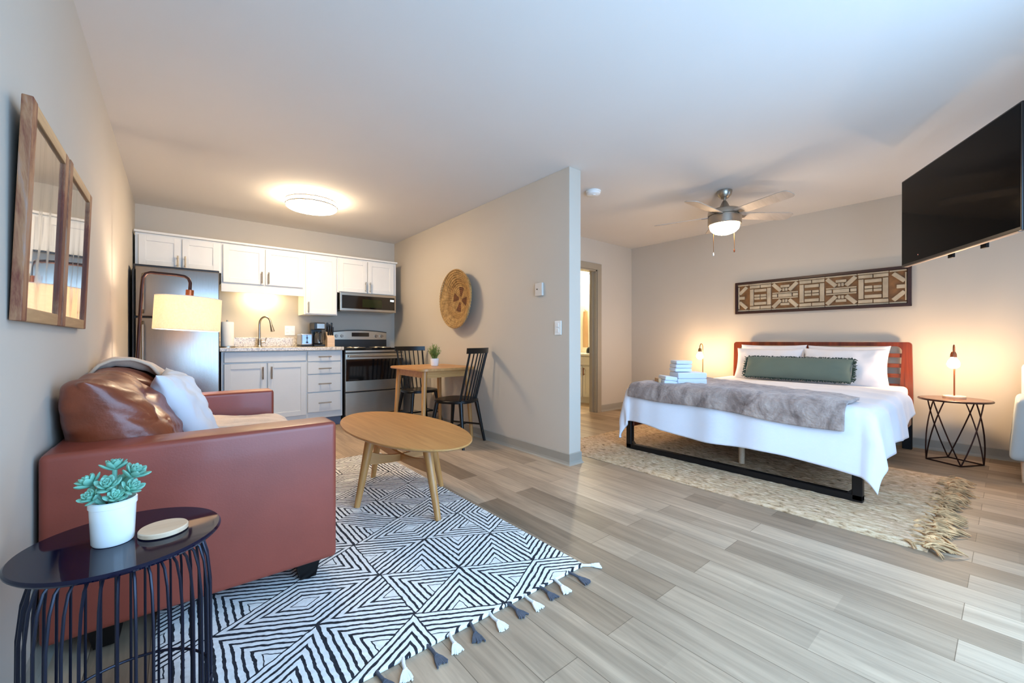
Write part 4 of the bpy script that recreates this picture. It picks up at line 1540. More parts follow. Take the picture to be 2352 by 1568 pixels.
# outline ring: outer and inner rounded loops, lofted with thickness
def loop(y0, y1, z0, z1, r, flare):
    pts = []
    for cyy, czz, a0 in ((y1 - r, z1 - r, 0), (y0 + r, z1 - r, PI / 2)):
        for i in range(9):
            a = a0 + PI / 2 * i / 8
            pts.append([cyy + r * math.cos(a), czz + r * math.sin(a)])
    pts += [[y0 - flare, z0], [y1 + flare, z0]]
    return pts


outer = loop(BY0 + 0.012, BY1 - 0.012, zb, zt, 0.03, 0.012)
inner = loop(BY0 + 0.080, BY1 - 0.080, 0.505, zt - 0.040, 0.045, -0.016)
x0, x1 = HX - 0.022, HX + 0.018
fo = [bm.verts.new((x0, y, z)) for y, z in outer]; fi = [bm.verts.new((x0, y, z)) for y, z in inner]
bo = [bm.verts.new((x1, y, z)) for y, z in outer]; bi = [bm.verts.new((x1, y, z)) for y, z in inner]
n = len(outer)
for i in range(n):
    j = (i + 1) % n
    bm.faces.new((fo[i], fo[j], fi[j], fi[i])); bm.faces.new((bo[j], bo[i], bi[i], bi[j]))
    bm.faces.new((fo[j], fo[i], bo[i], bo[j])); bm.faces.new((fi[i], fi[j], bi[j], bi[i]))
hb = obj('headboard', bm, M['cherryz'], t, auto=30)
bm = BM()
ring_loft(bm, [[Vector((x, yc + s * w, z)) for s, w, z in ((-1, 0.030, 0.50), (1, 0.030, 0.50), (1, 0.030, 0.93), (1, 0.055, 0.966), (-1, 0.055, 0.966), (-1, 0.030, 0.93))] for x in (x0 + 0.004, x1 - 0.004)])
obj('centre_post', bm, M['cherryz'], hb, smooth=False)
for z in (0.877, 0.780, 0.683, 0.586):
    bm = BM(); box(bm, x0 + 0.012, x1 - 0.008, BY0 + 0.07, BY1 - 0.07, z - 0.019, z + 0.019, 0.003, 2)
    obj('slat', bm, M['cherry'], hb, smooth=False)
for y in (BY0 + 0.045, BY1 - 0.045):
    bm = BM(); box(bm, x0 + 0.002, x1 - 0.002, y - 0.035, y + 0.035, 0.001, zb + 0.02, 0.004, 1); obj('headboard_leg', bm, M['blackm'], t, smooth=False)
FXB = 3.60
bm = BM()
bw = 0.052
box(bm, FXB - bw / 2, FXB + bw / 2, -5.178, -3.478, 0.019, 0.019 + 0.046, 0.004, 1)
box(bm, FXB - bw / 2, FXB + bw / 2, -5.178, -5.178 + bw, 0.03, 0.33, 0.004, 1)
box(bm, FXB - bw / 2, FXB + bw / 2, -3.478 - bw, -3.478, 0.03, 0.33, 0.004, 1)
for y, s in ((-5.178 + bw, 1), (-3.478 - bw, -1)):     # small gussets in the corners
    ring_loft(bm, [[Vector((x, y - 0.004 * s, 0.06)), Vector((x, y + 0.03 * s, 0.06)), Vector((x, y - 0.004 * s, 0.095))] for x in (FXB - 0.02, FXB + 0.02)])
obj('foot_frame', bm, M['blackm'], t, smooth=False)
for y in (-5.15, -3.53):
    bm = BM(); box(bm, FXB, HX - 0.02, y - 0.014, y + 0.014, 0.23, 0.335, 0.003, 1); obj('side_rail', bm, M['cherry'], t, smooth=False)
bm = BM()
for i in range(13):
    x = 3.68 + i * 0.155
    box(bm, x - 0.035, x + 0.035, -5.135, -3.545, 0.312, 0.332)
obj('bed_slats', bm, M['blackm'], t, smooth=False)
bm = BM(); box(bm, FXB + 0.02, HX - 0.03, -4.39, -4.34, 0.26, 0.312); obj('centre_beam', bm, M['cherry'], t, smooth=False)
for x in (3.885, 4.9):
    bm = BM(); cyl(bm, (x, -4.365, 0.019), (x, -4.365, 0.262), 0.021, 0.024, 16); obj('support_leg', bm, M['palew'], t, label='pale support leg')
bm = BM(); box(bm, FXB + 0.03, HX - 0.026, -5.145, -3.545, 0.333, 0.590, 0.05, 4)
obj('mattress', bm, M['linen'], t)

# duvet -----------------------------------------------------------
DXH, DXF, DHW, DYC, DZT = 4.78, 3.565, 0.802, -4.385, 0.612


def bedS(sx, sy, lift=0.0, wr=1.0):
    """point of the bed cover: sx from its head end towards the foot, sy across (+ to the left of the picture)"""
    L = DXH - DXF
    ox, oy = max(0.0, sx - L), max(0.0, abs(sy) - DHW)
    sg = 1 if sy > 0 else -1
    d = math.hypot(ox, oy)
    r = 0.075 + lift
    x = DXH - min(sx, L)
    y = DYC + sg * min(abs(sy), DHW)
    puff = 0.007 * max(0.0, -y - 4.5) * math.sin(x * 24 + 5 * math.sin(y * 3)) + 0.022 * max(0.0, (x - 3.9) / 0.9) + 0.012 * n3(x * 2.2, y * 2.2, 0.3) + 0.006 * n3(x * 7, y * 5, 4.0)
    head = min(1.0, max(0.0, sx) / 0.10)
    z = DZT + lift + wr * puff - 0.05 * (1 - head) ** 2
    if d > 1e-6:
        dx, dy = ox / d, oy / d
        a = min(d / r, PI / 2)
        rest = max(0.0, d - r * PI / 2)
        out = r * math.sin(a) + 0.10 * rest
        z -= r * (1 - math.cos(a)) + rest * 0.985
        k = min(1.0, d / 0.22)
        rf = 0.011 * math.sin(sy * 13 + 1.4 * math.sin(sy * 5)) + 0.020 * max(0.0, sy - 0.45) * math.sin(sy * 30)
        rs = 0.017 * math.sin(sx * 14 + 0.8 * math.sin(sx * 6)) + 0.007 * math.sin(sx * 27 + 1)
        rip = rf * dx ** 3 + rs * dy ** 3 + 0.028 * math.sin(2 * math.atan2(dy, dx)) ** 2
        out += wr * k * rip
        x -= out * dx
        y += sg * out * dy
    return Vector((x, y, z))


bm = BM()
LT = DXH - DXF


def duv(u, v):
    sy0 = 2 * v - 1
    side = 0.335 + 0.02 * math.sin(u * 11)
    foot = 0.415 + 0.018 * math.sin(v * 14) + 0.02 * math.sin(v * 5 + 1) - 0.05 * max(0.0, v - 0.72) * 4 * (1 - max(0, v - 0.9) * 10)
    fu = u ** 1.0
    hs = side * (0.55 + 0.45 * min(1, u / 0.30))
    return bedS(fu * (LT + foot), sy0 * (DHW + hs))


grid(bm, duv, 130, 150)
o = obj('duvet', bm, M['linen'], auto=80)
sm = o.modifiers.new('thickness', 'SOLIDIFY'); sm.thickness = 0.022; sm.offset = -1
tag(o, 'white duvet draped over the bed and hanging to the foot frame', 'duvet')

# faux-fur throw ---------------------------------------------------
bm = BM()
def tpt(u, v):
    # v: 0 right .. 1 left ; u: 0 head side .. 1 foot edge
    sy = -0.725 + (0.815 + 0.725) * v
    xh = 3.86 + (4.50 - 3.86) * v
    s0 = DXH - xh
    s1 = LT + 0.205 - 0.06 * v + 0.008 * math.sin(v * 9)
    sx = s0 + (s1 - s0) * u
    e = min(1.0, min(u, 1 - u) * 10, min(v, 1 - v) * 16)
    p = bedS(sx, sy, 0.008 + 0.016 * e, 0.6)
    nz = 0.010 * n3(p.x * 8, p.y * 6, p.z * 8) + 0.006 * n3(p.x * 24, p.y * 18, p.z * 22)
    return p + Vector((-0.4 * (u > 0.8), 0, 1)).normalized() * (nz * e)
grid(bm, tpt, 80, 130)
o = obj('fur_throw', bm, M['fur'], auto=80)
sm = o.modifiers.new('thickness', 'SOLIDIFY'); sm.thickness = 0.02; sm.offset = 1
tag(o, 'taupe faux-fur throw laid across the foot of the bed', 'throw')

# pillows ----------------------------------------------------------
def pil(label, c, w, h, t_, lean, seed, name='bed_pillow', m='pillowc', group='white bed pillows', yaw=0.0):
    # local x across the bed (towards -y), local y up the headboard, local z towards the foot
    ez = Vector((-math.cos(lean), math.sin(yaw), math.sin(lean))).normalized()
    ex = Vector((0, -1, 0)) - ez * Vector((0, -1, 0)).dot(ez); ex.normalize()
    ey = ez.cross(ex)
    bm = pillow_bm(w, h, t_, frame3(c, ex, ey, ez), 28, 0.07, 0.014, seed)
    return tag(obj(name, bm, M[m], auto=80), label, 'pillow', group)


pil('white bed pillow leaning on the left half of the headboard, behind another', (5.550, -4.03, 0.775), 0.66, 0.40, 0.12, 0.16, 1.0)
pil('white bed pillow leaning on the right half of the headboard, behind another', (5.550, -4.70, 0.770), 0.66, 0.40, 0.12, 0.16, 2.0)
pil('white bed pillow on the left half of the bed, behind the green bolster', (5.400, -4.035, 0.755), 0.66, 0.37, 0.15, 0.30, 3.0)
pil('white bed pillow on the right half of the bed, sticking out past the green bolster', (5.390, -4.700, 0.755), 0.66, 0.385, 0.15, 0.30, 5.0)
t = thing('lumbar_pillow', 'long grey-green bolster cushion with fringed edges on the bed', 'cushion', (5.235, -4.345, 0.62))
ez = Vector((-0.90, 0.0, 0.42)).normalized(); ex = Vector((0, -1, 0)); ey = ez.cross(ex)
mt = frame3((5.225, -4.35, 0.735), ex, ey, ez)
bm = pillow_bm(0.93, 0.235, 0.14, mt, 30, 0.03, 0.008, 6.0)
obj('cover', bm, M['green'], t, auto=80)
bm = BM()
rnd = random.Random(5)
per = []
w2, h2 = 0.93 / 2, 0.235 / 2
for i in range(120):
    per.append((-w2 + 0.93 * (i + .5) / 120, h2, 0, 1)); per.append((-w2 + 0.93 * (i + .5) / 120, -h2, 0, -1))
for i in range(40):
    per.append((w2, -h2 + 0.235 * (i + .5) / 40, 1, 0)); per.append((-w2, -h2 + 0.235 * (i + .5) / 40, -1, 0))
for px2, py2, dx, dy in per:
    ln = rnd.uniform(0.014, 0.026) * (1.5 if dx else 0.8)
    px2 *= 0.985; py2 *= 0.97
    p0 = mt @ Vector((px2, py2, 0))
    p1 = mt @ Vector((px2 + dx * ln * .6 + rnd.uniform(-.008, .008) * abs(dy), py2 + dy * ln * .6 + rnd.uniform(-.008, .008) * abs(dx), rnd.uniform(-.010, .010)))
    p2 = mt @ Vector((px2 + dx * ln + rnd.uniform(-.010, .010) * abs(dy), py2 + dy * ln + rnd.uniform(-.010, .010) * abs(dx), rnd.uniform(-.012, .012)))
    tube(bm, [p0, p1, p2], [0.004, 0.0045, 0.002], 5)
obj('fringe', bm, M['greend'], t, label='dark green fringe')

# towels -----------------------------------------------------------
tr = Vector((0.773, -0.634, 0)); tf = Vector((0.634, 0.773, 0))
TB = Vector((3.745, -3.925, 0.640))


def towel(label, c, w, d, h, folds, tilt=0.0, name='folded_towel', m='towel', group='white folded towels'):
    bm = BM()
    mt = frame3(TB + tr * c[0] + tf * c[1] + Vector((0, 0, c[2])), tr + Vector((0, 0, tilt)), tf, Vector((0, 0, 1)) - tr * tilt)
    hh = h / folds
    for k in range(folds):
        box(bm, -w / 2 + 0.004 * (k % 2), w / 2 - 0.003 * (k % 2), -d / 2, d / 2, k * hh, (k + 1) * hh - 0.001, min(hh * .42, 0.012), 3, mt)
    for v in bm.verts:
        v.co += Vector((n3(v.co.x * 20, v.co.y * 20, v.co.z * 20), n3(v.co.y * 20, v.co.z * 20, 3), 0.6 * n3(v.co.z * 15, v.co.x * 15, 9))) * 0.004
    return tag(obj(name, bm, M[m]), label, 'towel', group)


towel('thick white bath towel at the bottom right of the towel pile on the bed', (0.055, 0, 0.0), 0.25, 0.20, 0.105, 2)
for k in range(3):
    towel(('lowest', 'middle', 'topmost')[k] + ' white face cloth of the small stack on top of the bath towel', (0.0 + 0.004 * k, 0.02, 0.110 + 0.032 * k), 0.148 - 0.006 * k, 0.14, 0.031, 1)
towel('white folded hand towel slanting down at the left of the towel pile', (-0.128, -0.01, 0.0), 0.112, 0.17, 0.072, 2, tilt=-0.10)
bm = BM()
mt = frame3(TB + tr * -0.205 + tf * 0.0, tr, tf, (0, 0, 1))
box(bm, -0.012, 0.012, -0.05, 0.05, -0.01, 0.052, 0.006, 2, mt)
tag(obj('soap_pouch', bm, M['tan']), 'tiny tan paper pouch beside the towels on the fur throw', 'pouch')

# ================================================================ nightstands and lamps


def nightstand(label, x, y, with_orient=0.0):
    t = thing('nightstand', label, 'nightstand', (x, y, 0), group='round wire nightstands')
    zt, R_ = 0.532, 0.213
    bm = BM(); lathe(bm, [(0.0, zt - 0.016), (R_ - 0.012, zt - 0.016), (R_, zt - 0.008), (R_, zt - 0.003), (R_ - 0.004, zt), (0, zt)], (x, y, 0), 60)
    obj('tabletop', bm, wood('dark_stained_top', srgb(70, 44, 34), srgb(104, 68, 52), 0.25, axis=1, fine=20) if 'dark_stained_top' not in bpy.data.materials else bpy.data.materials['dark_stained_top'], t)
    bm = BM(); tube(bm, [(x + (R_ + .001) * math.cos(a * PI / 30), y + (R_ + .001) * math.sin(a * PI / 30), zt - 0.008) for a in range(60)], 0.0075, 8, True); obj('rim', bm, M['bronze'], t)
    N = 4
    P = [Vector((x + 0.168 * math.cos(2 * PI * k / N + with_orient), y + 0.168 * math.sin(2 * PI * k / N + with_orient), 0.006)) for k in range(N)]
    bm = BM()
    tube(bm, P, 0.0055, 8, True)
    obj('base_ring', bm, M['bronze'], t)
    for k in range(N):
        for s in (-1, 1):
            a = 2 * PI * k / N + with_orient + s * 2 * PI / N * 0.64
            top = Vector((x + 0.17 * math.cos(a), y + 0.17 * math.sin(a), zt - 0.016))
            mid_ = (P[k] + top) / 2
            o2 = Vector((mid_.x - x, mid_.y - y, 0))
            mid_ = Vector((x, y, mid_.z)) + o2.normalized() * (o2.length + 0.042)
            bm = BM()
            q = [P[k] * ((1 - f) ** 2) + mid_ * (2 * f * (1 - f)) + top * (f * f) for f in [i / 10 for i in range(11)]]
            tube(bm, q, 0.0048, 8)
            obj('wire_leg', bm, M['bronze'], t)
    return t


NSR = (5.365, -5.452)
NSL = (5.46, -3.215)
nightstand('round dark-topped wire nightstand on the right of the bed', *NSR, with_orient=math.radians(196))
nightstand('round dark-topped wire nightstand hidden behind the left of the bed', *NSL, with_orient=math.radians(196))


def table_lamp(label, x, y, m, group='bare-bulb bedside lamps'):
    z0 = 0.533
    t = thing('table_lamp', label, 'lamp', (x, y, z0), group=group)
    bm = BM(); lathe(bm, [(0, z0), (0.07, z0), (0.07, z0 + 0.014), (0.066, z0 + 0.018), (0, z0 + 0.018)], (x, y, 0), 40); obj('base', bm, M['palew'], t, label='pale wooden disc base')
    bm = BM()
    pts = [(x, y, z0 + 0.016), (x, y, 0.935)]
    for i in range(1, 13):
        a = PI * i / 12
        pts.append((x - 0.038 * (1 - math.cos(a)), y, 0.935 + 0.045 * math.sin(a)))
    pts.append((x - 0.076, y, 0.915))
    tube(bm, pts, 0.0052, 10); obj('stem', bm, m, t)
    bm = BM(); lathe(bm, [(0.0, 0.925), (0.012, 0.925), (0.019, 0.905), (0.020, 0.878), (0.0, 0.878)], (x - 0.076, y, 0), 20); obj('socket', bm, m, t)
    bm = BM(); lathe(bm, [(0.0, 0.785), (0.018, 0.788), (0.033, 0.800), (0.040, 0.820), (0.034, 0.845), (0.020, 0.866), (0.016, 0.880), (0.0, 0.880)], (x - 0.076, y, 0), 24); obj('light_bulb', bm, M['bulb'], t, label='glowing bulb')
    return t


table_lamp('lit bare-bulb lamp with hooked stem on the right nightstand', 5.44, -5.447, M['copper'])
table_lamp('lit bare-bulb lamp with hooked stem behind the left of the bed', 5.50, -3.27, M['brass'])

# ================================================================ carved panel over the bed
PY0, PY1, PZ0, PZ1 = -5.150, -3.560, 1.350, 1.738
t = thing('wall_panel', 'long dark-framed fretwork panel hung over the headboard', 'wall art', (BX, (PY0 + PY1) / 2, PZ0))
bm = BM()
fw = 0.028
box(bm, BX - 0.045, BX - 0.002, PY0, PY1, PZ1 - fw, PZ1, 0.003, 1); box(bm, BX - 0.045, BX - 0.002, PY0, PY1, PZ0, PZ0 + fw, 0.003, 1)
box(bm, BX - 0.0445, BX - 0.002, PY0, PY0 + fw, PZ0, PZ1, 0.003, 1); box(bm, BX - 0.0445, BX - 0.002, PY1 - fw, PY1, PZ0, PZ1, 0.003, 1)
obj('frame', bm, mat('espresso_wood', srgb(48, 24, 20), 0.4, var=0.15, vscale=30), t, smooth=False)
bm = BM(); box(bm, BX - 0.016, BX - 0.003, PY0 + fw, PY1 - fw, PZ0 + fw, PZ1 - fw); obj('backing', bm, mat('aged_gold_backing', srgb(122, 84, 46), 0.6, var=0.3, vscale=14), t, smooth=False)
bm = BM()
Lp, Hp = PY1 - PY0 - 2 * fw, PZ1 - PZ0 - 2 * fw


def strip(s0, z0, s1, z1, w):
    """bar of the fretwork from (s,z) to (s,z); s runs left to right in the panel"""
    a = Vector((BX - 0.024, PY1 - fw - s0, PZ0 + fw + z0)); b = Vector((BX - 0.024, PY1 - fw - s1, PZ0 + fw + z1))
    d = b - a
    w *= 1.12
    box(bm, 0, d.length, -w / 2, w / 2, -0.009, 0.009, 0.003, 1, frame3(a, d, Vector((-1, 0, 0)).cross(d), (-1, 0, 0)))


cur = 0.0
g = 0.007
bw_ = 0.030
units = [('h', 0.13), ('b', 0.245), ('x', 0.27), ('b', 0.245), ('x', 0.27), ('b', 0.245), ('e', 0.13)]
tot = sum(u for _, u in units)
for kind, wu in units:
    wu = wu * Lp / tot
    a, b = cur + g, cur + wu - g
    # thin outer border
    strip(a - g, 0.010, b + g - 0.004, 0.010, 0.014); strip(a - g, Hp - 0.010, b + g - 0.004, Hp - 0.010, 0.014)
    lo, hi = 0.040, Hp - 0.040
    mid_ = (a + b) / 2
    if kind == 'b':
        for z in (lo, hi):
            strip(a, z, mid_ - g / 2, z, bw_); strip(mid_ + g / 2, z, b, z, bw_)
        strip(a + 0.022, lo + 0.026, a + 0.022, hi - 0.026, 0.036); strip(b - 0.022, lo + 0.026, b - 0.022, hi - 0.026, 0.036)
        for z in (0.088, Hp - 0.088):
            strip(a + 0.05, z, b - 0.05, z, 0.030)
        for z in (Hp / 2 - 0.017, Hp / 2 + 0.017):
            strip(a + 0.05, z, mid_ - 0.004, z, 0.024); strip(mid_ + 0.004, z, b - 0.05, z, 0.024)
    elif kind == 'x':
        strip(a, Hp / 2 - 0.030, b, Hp / 2 - 0.030, 0.012); strip(a, Hp / 2 + 0.030, b, Hp / 2 + 0.030, 0.012)
        strip(a + 0.06, Hp / 2, b - 0.06, Hp / 2, 0.034); strip(a, Hp / 2, a + 0.05, Hp / 2, 0.03); strip(b - 0.05, Hp / 2, b, Hp / 2, 0.03)
        for s in (-1, 1):
            zz = Hp / 2 + s * 0.045
            ze = Hp / 2 + s * (Hp / 2 - 0.03)
            strip(a + 0.006, ze, a + 0.086, zz + s * 0.008, 0.036); strip(b - 0.006, ze, b - 0.086, zz + s * 0.008, 0.036)
            strip(mid_ - 0.025, zz + s * 0.02, mid_ - 0.003, zz + s * 0.02, 0.03); strip(mid_ + 0.003, zz + s * 0.02, mid_ + 0.025, zz + s * 0.02, 0.03)
            strip(mid_ - 0.045, zz + s * 0.058, mid_ + 0.045, zz + s * 0.058, 0.026)
    else:
        m_ = 1 if kind == 'h' else -1
        xa, xb = (a, b) if m_ > 0 else (b, a)
        strip(xa + m_ * 0.012, Hp / 2 + 0.05, xb - m_ * 0.02, Hp - 0.035, 0.034)
        strip(xa + m_ * 0.012, Hp / 2 - 0.05, xb - m_ * 0.02, 0.035, 0.034)
        strip(xa + m_ * 0.01, Hp / 2, xb - m_ * 0.045, Hp / 2, 0.032)
        strip(xa + m_ * 0.004, 0.03, xa + m_ * 0.004, Hp - 0.03, 0.012)
    cur += wu
obj('fretwork', bm, mat('cream_fretwork', srgb(176, 162, 138), 0.5, var=0.2, vscale=9), t, smooth=False, label='cream and pale grey raised fretwork bars')

# ================================================================ television
TVc, TVyaw, TVw, TVh = Vector((4.053, -5.5085, 1.885)), -0.5185, 1.12, 0.64
nrm = Vector((math.sin(TVyaw), math.cos(TVyaw), 0)); rt = Vector((-math.cos(TVyaw), math.sin(TVyaw), 0))
mt = frame3(TVc, rt, (0, 0, 1), rt.cross(Vector((0, 0, 1))))
if (mt @ Vector((0, 0, 1)) - TVc).dot(nrm) < 0:
    mt = frame3(TVc, -rt, (0, 0, 1), nrm)
t = thing('television', 'flat black television on a swivel wall arm at upper right', 'television', (4.15, -6.39, 1.885))
bm = BM(); box(bm, -TVw / 2, TVw / 2, -TVh / 2, TVh / 2, -0.026, 0.0, 0.004, 2, mt); obj('bezel', bm, M['black'], t, smooth=False)
bm = BM(); box(bm, -TVw / 2 + 0.009, TVw / 2 - 0.009, -TVh / 2 + 0.018, TVh / 2 - 0.009, 0.0, 0.0012, 0, 1, mt)
obj('screen', bm, mat('tv_screen', srgb(2, 2, 3), 0.07, var=0.02, spec=0.07), t, smooth=False)
bm = BM(); box(bm, -0.38, 0.38, -TVh / 2 + 0.02, 0.14, -0.075, -0.026, 0.015, 2, mt); obj('back_housing', bm, M['black'], t, smooth=False)
bm = BM(); box(bm, -TVw / 2 + 0.03, TVw / 2 - 0.03, -TVh / 2 - 0.004, -TVh / 2 + 0.001, -0.024, -0.004, 0.001, 1, mt); obj('bottom_strip', bm, mat('painted_underside_light', srgb(196, 178, 166), 0.35, 0.6, var=0.05), t, smooth=False, label='pale strip imitating light on the underside')  # pale strip added so the colour carries the light on the underside
for s in (-1, 1):
    bm = BM(); box(bm, s * 0.15 - 0.022, s * 0.15 + 0.022, -TVh / 2 - 0.010, 0.18, -0.092, -0.075, 0.002, 1, mt); obj('bracket', bm, M['blackm'], t, smooth=False)
sx = 1 if (mt @ Vector((1, 0, 0)) - TVc).x > 0 else -1
bm = BM(); cyl(bm, mt @ Vector((sx * 0.34, -TVh / 2 + 0.055, 0.0005)), mt @ Vector((sx * 0.34, -TVh / 2 + 0.055, 0.0022)), 0.003, seg=10); obj('standby_light', bm, M['led'], t)
bm = BM()
pa = mt @ Vector((0, 0, -0.092))
tube(bm, [pa, pa - nrm * 0.06, Vector((4.42, -5.98, 1.885)), Vector((4.15, -6.36, 1.885))], 0.022, 10); obj('swivel_arm', bm, M['blackm'], t, smooth=False)
bm = BM(); box(bm, 4.06, 4.24, -6.399, -6.365, 1.74, 2.03, 0.004, 1); obj('wall_bracket', bm, M['blackm'], t, smooth=False)

# ================================================================ ceiling fan
fx, fy = 4.36, -4.025
t = thing('ceiling_fan', 'five-blade brushed nickel ceiling fan with a lit bowl over the bed', 'ceiling fan', (fx, fy, 2.0))
bm = BM(); lathe(bm, [(0.0, 2.438), (0.066, 2.438), (0.066, 2.425), (0.058, 2.395), (0.032, 2.368), (0.0, 2.366)], (fx, fy, 0), 40); obj('canopy', bm, M['nickel'], t)
bm = BM(); cyl(bm, (fx, fy, 2.37), (fx, fy, 2.33), 0.0125, seg=16); lathe(bm, [(0.014, 2.345), (0.022, 2.335), (0.045, 2.285), (0.075, 2.262), (0.0, 2.262)], (fx, fy, 0), 40); obj('downrod_cover', bm, M['nickel'], t)
bm = BM(); lathe(bm, [(0.0, 2.258), (0.125, 2.258), (0.142, 2.248), (0.145, 2.235), (0.145, 2.205), (0.136, 2.200), (0.136, 2.192), (0.145, 2.188), (0.145, 2.120), (0.140, 2.115), (0.0, 2.115)], (fx, fy, 0), 56); obj('motor_housing', bm, M['nickel'], t)
bm = BM(); lathe(bm, [(0.128, 2.114), (0.128, 2.095), (0.118, 2.070), (0.090, 2.045), (0.050, 2.030), (0.0, 2.026)], (fx, fy, 0), 48); obj('light_bowl', bm, M['glasslit'], t, label='glowing frosted bowl')
M['blade'] = wood('pale_blade_wood', srgb(178, 164, 148), srgb(196, 184, 170), 0.45, axis=0, fine=30)
for k in range(5):
    a = math.radians(35 + 72 * k)
    d = Vector((math.cos(a), math.sin(a), 0)); s = Vector((-d.y, d.x, 0))
    pitch = math.radians(-13)
    up = Vector((0, 0, 1))
    ss = s * math.cos(pitch) + up * math.sin(pitch)
    nn = d.cross(ss)
    bm = BM()
    rings = []
    for r_, w_ in ((0.115, 0.045), (0.16, 0.055), (0.40, 0.063), (0.58, 0.066), (0.62, 0.062), (0.638, 0.048), (0.645, 0.025)):
        c = Vector((fx, fy, 2.205)) + d * r_
        rings.append([c - ss * w_ - nn * 0.003, c + ss * w_ - nn * 0.003, c + ss * w_ + nn * 0.003, c - ss * w_ + nn * 0.003])
    ring_loft(bm, rings)
    b = obj('blade', bm, M['blade'], t, smooth=False)
    bm = BM()
    c0 = Vector((fx, fy, 2.205)) + d * 0.10
    box(bm, 0.0, 0.10, -0.022, 0.022, -0.007, -0.0035, 0.001, 1, frame3(c0, d, ss, nn))
    obj('blade_bracket', bm, M['nickel'], b, smooth=False)
for (dx, dy), ln in (((-0.082, 0.067), 0.27), ((0.069, -0.060), 0.235)):
    bm = BM(); cyl(bm, (fx + dx, fy + dy, 2.12), (fx + dx, fy + dy, 2.12 - ln), 0.0022, seg=6)
    ch = obj('pull_chain', bm, M['brass'], t)
    bm = BM(); lathe(bm, [(0.0, 0.0), (0.006, 0.006), (0.007, 0.018), (0.0025, 0.034), (0.0, 0.034)], (fx + dx, fy + dy, 2.12 - ln - 0.03), 12); obj('chain_knob', bm, M['copper'] if dx > 0 else M['ceramic'], ch)

# smoke detector
t = thing('smoke_detector', 'round white smoke detector on the bedroom ceiling near the partition', 'smoke detector', (3.40, -3.23, 2.395))
bm = BM(); lathe(bm, [(0.0, 2.439), (0.072, 2.439), (0.072, 2.426), (0.066, 2.424), (0.064, 2.408), (0.050, 2.398), (0.0, 2.396)], (3.40, -3.23, 0), 40); obj('housing', bm, M['white'], t)
bm = BM(); lathe(bm, [(0.0, 2.397), (0.018, 2.397), (0.016, 2.392), (0.0, 2.391)], (3.385, -3.25, 0), 16); obj('test_button', bm, M['white'], t)

# ================================================================ armchair at the right edge
ax, ay = 5.28, -6.035
t = thing('armchair', 'pale grey upholstered armchair cut off by the right edge beside the nightstand', 'armchair', (ax, ay, 0))
bm = BM(); box(bm, ax - 0.30, ax + 0.26, ay - 0.25, ay + 0.25, 0.17, 0.42, 0.05, 4); obj('seat', bm, M['shell'], t)
for s in (-1, 1):
    bm = BM(); box(bm, ax - 0.32, ax + 0.28, ay + s * 0.245 - 0.045, ay + s * 0.245 + 0.045, 0.155, 0.60, 0.042, 5)
    for v in bm.verts:
        v.co.y -= s * 0.035 * max(0, (v.co.z - 0.35)) / 0.25
    obj('armrest', bm, M['shell'], t)
bm = BM(); box(bm, ax + 0.20, ax + 0.30, ay - 0.23, ay + 0.23, 0.20, 0.84, 0.048, 5); obj('backrest', bm, M['shell'], t)
for x in (ax - 0.25, ax + 0.22):
    for y in (ay - 0.22, ay + 0.22):
        bm = BM(); cyl(bm, (x, y, 0.0), (x, y, 0.18), 0.012, 0.018, 12); obj('leg', bm, M['palew'], t)

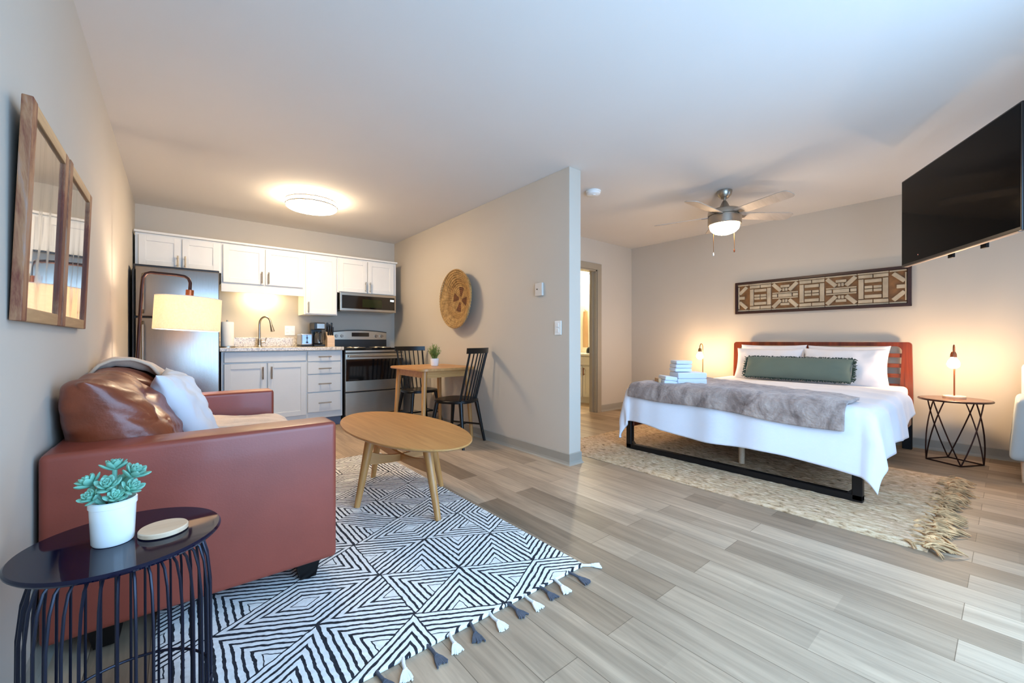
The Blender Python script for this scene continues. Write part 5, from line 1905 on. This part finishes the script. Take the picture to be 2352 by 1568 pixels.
# ================================================================ bathroom behind the doorway
t = thing('bathroom_vanity', 'cream bathroom vanity seen through the doorway', 'vanity', (5.73, -1.33, 0))
VX = 5.455
bm = BM(); box(bm, VX + 0.021, 5.998, -1.80, -0.86, 0.09, 0.775); box(bm, VX + 0.06, 5.998, -1.80, -0.86, 0.0, 0.09); body = obj('body', bm, M['cab'], t, smooth=False)
bm = BM(); box(bm, VX - 0.02, 5.998, -1.82, -0.84, 0.776, 0.806, 0.006, 2); obj('counter', bm, M['ceramic'], t, smooth=False)
for y0, y1, hy in ((-1.78, -1.325, -1.36), (-1.315, -0.88, -1.28)):
    bm = BM()
    box(bm, VX + 0.006, VX + 0.02, y0, y1, 0.105, 0.60)
    for q in ((y0, y0 + 0.05, 0.105, 0.60), (y1 - 0.05, y1, 0.105, 0.60), (y0 + 0.05, y1 - 0.05, 0.105, 0.155), (y0 + 0.05, y1 - 0.05, 0.55, 0.60)):
        box(bm, VX, VX + 0.02, *q, 0.001, 1)
    d = obj('door', bm, M['cab'], t, smooth=False)
    bm = BM(); cyl(bm, (VX - 0.026, hy, 0.46), (VX - 0.026, hy, 0.58), 0.006, seg=10)
    for z in (0.475, 0.565):
        cyl(bm, (VX - 0.026, hy, z), (VX + 0.001, hy, z), 0.005, seg=8)
    obj('handle', bm, M['copper'], d)
bm = BM(); box(bm, VX, VX + 0.02, -1.78, -0.88, 0.625, 0.755, 0.003, 1); obj('false_drawer_front', bm, M['cab'], t, smooth=False)
t = thing('hand_towel', 'tan hand towel hanging from a hook above the bathroom vanity', 'towel', (5.985, -0.93, 0.9))
bm = BM()
rings = []
for z, w_ in ((1.545, 0.046), (1.53, 0.05), (1.30, 0.052), (1.05, 0.055), (0.90, 0.055)):
    rings.append([Vector((5.985 + 0.012 * math.cos(a), -0.93 + w_ * math.sin(a) * (1 + .12 * math.sin(5 * a)), z)) for a in [2 * PI * i / 24 for i in range(24)]])
ring_loft(bm, rings); obj('cloth', bm, M['tan'], t)
bm = BM(); tube(bm, [(5.999, -0.93, 1.56), (5.965, -0.93, 1.56), (5.955, -0.93, 1.575)], 0.007, 8); obj('hook', bm, M['nickel'], t)
t = thing('vanity_light', 'glowing round globe light on the bathroom wall', 'wall light', (5.99, -1.06, 2.1))
bm = BM(); lathe(bm, [(0.0, 0.0), (0.05, 0.0), (0.05, -0.02), (0.0, -0.03)], (5.999, -1.06, 2.12), 24, axis='x'); obj('back_plate', bm, M['nickel'], t)
bm = BM(); bmesh.ops.create_uvsphere(bm, u_segments=24, v_segments=16, radius=0.062, matrix=Matrix.Translation((5.91, -1.06, 2.11))); obj('globe', bm, M['bathlit'], t)
bm = BM(); lathe(bm, [(0.0, 0.807), (0.058, 0.807), (0.060, 0.85), (0.050, 0.89), (0.028, 0.912), (0.0, 0.918)], (5.78, -1.20, 0), 24)
tag(obj('hair_dryer_bag', bm, M['black']), 'small rounded black bag on the bathroom vanity counter', 'bag')
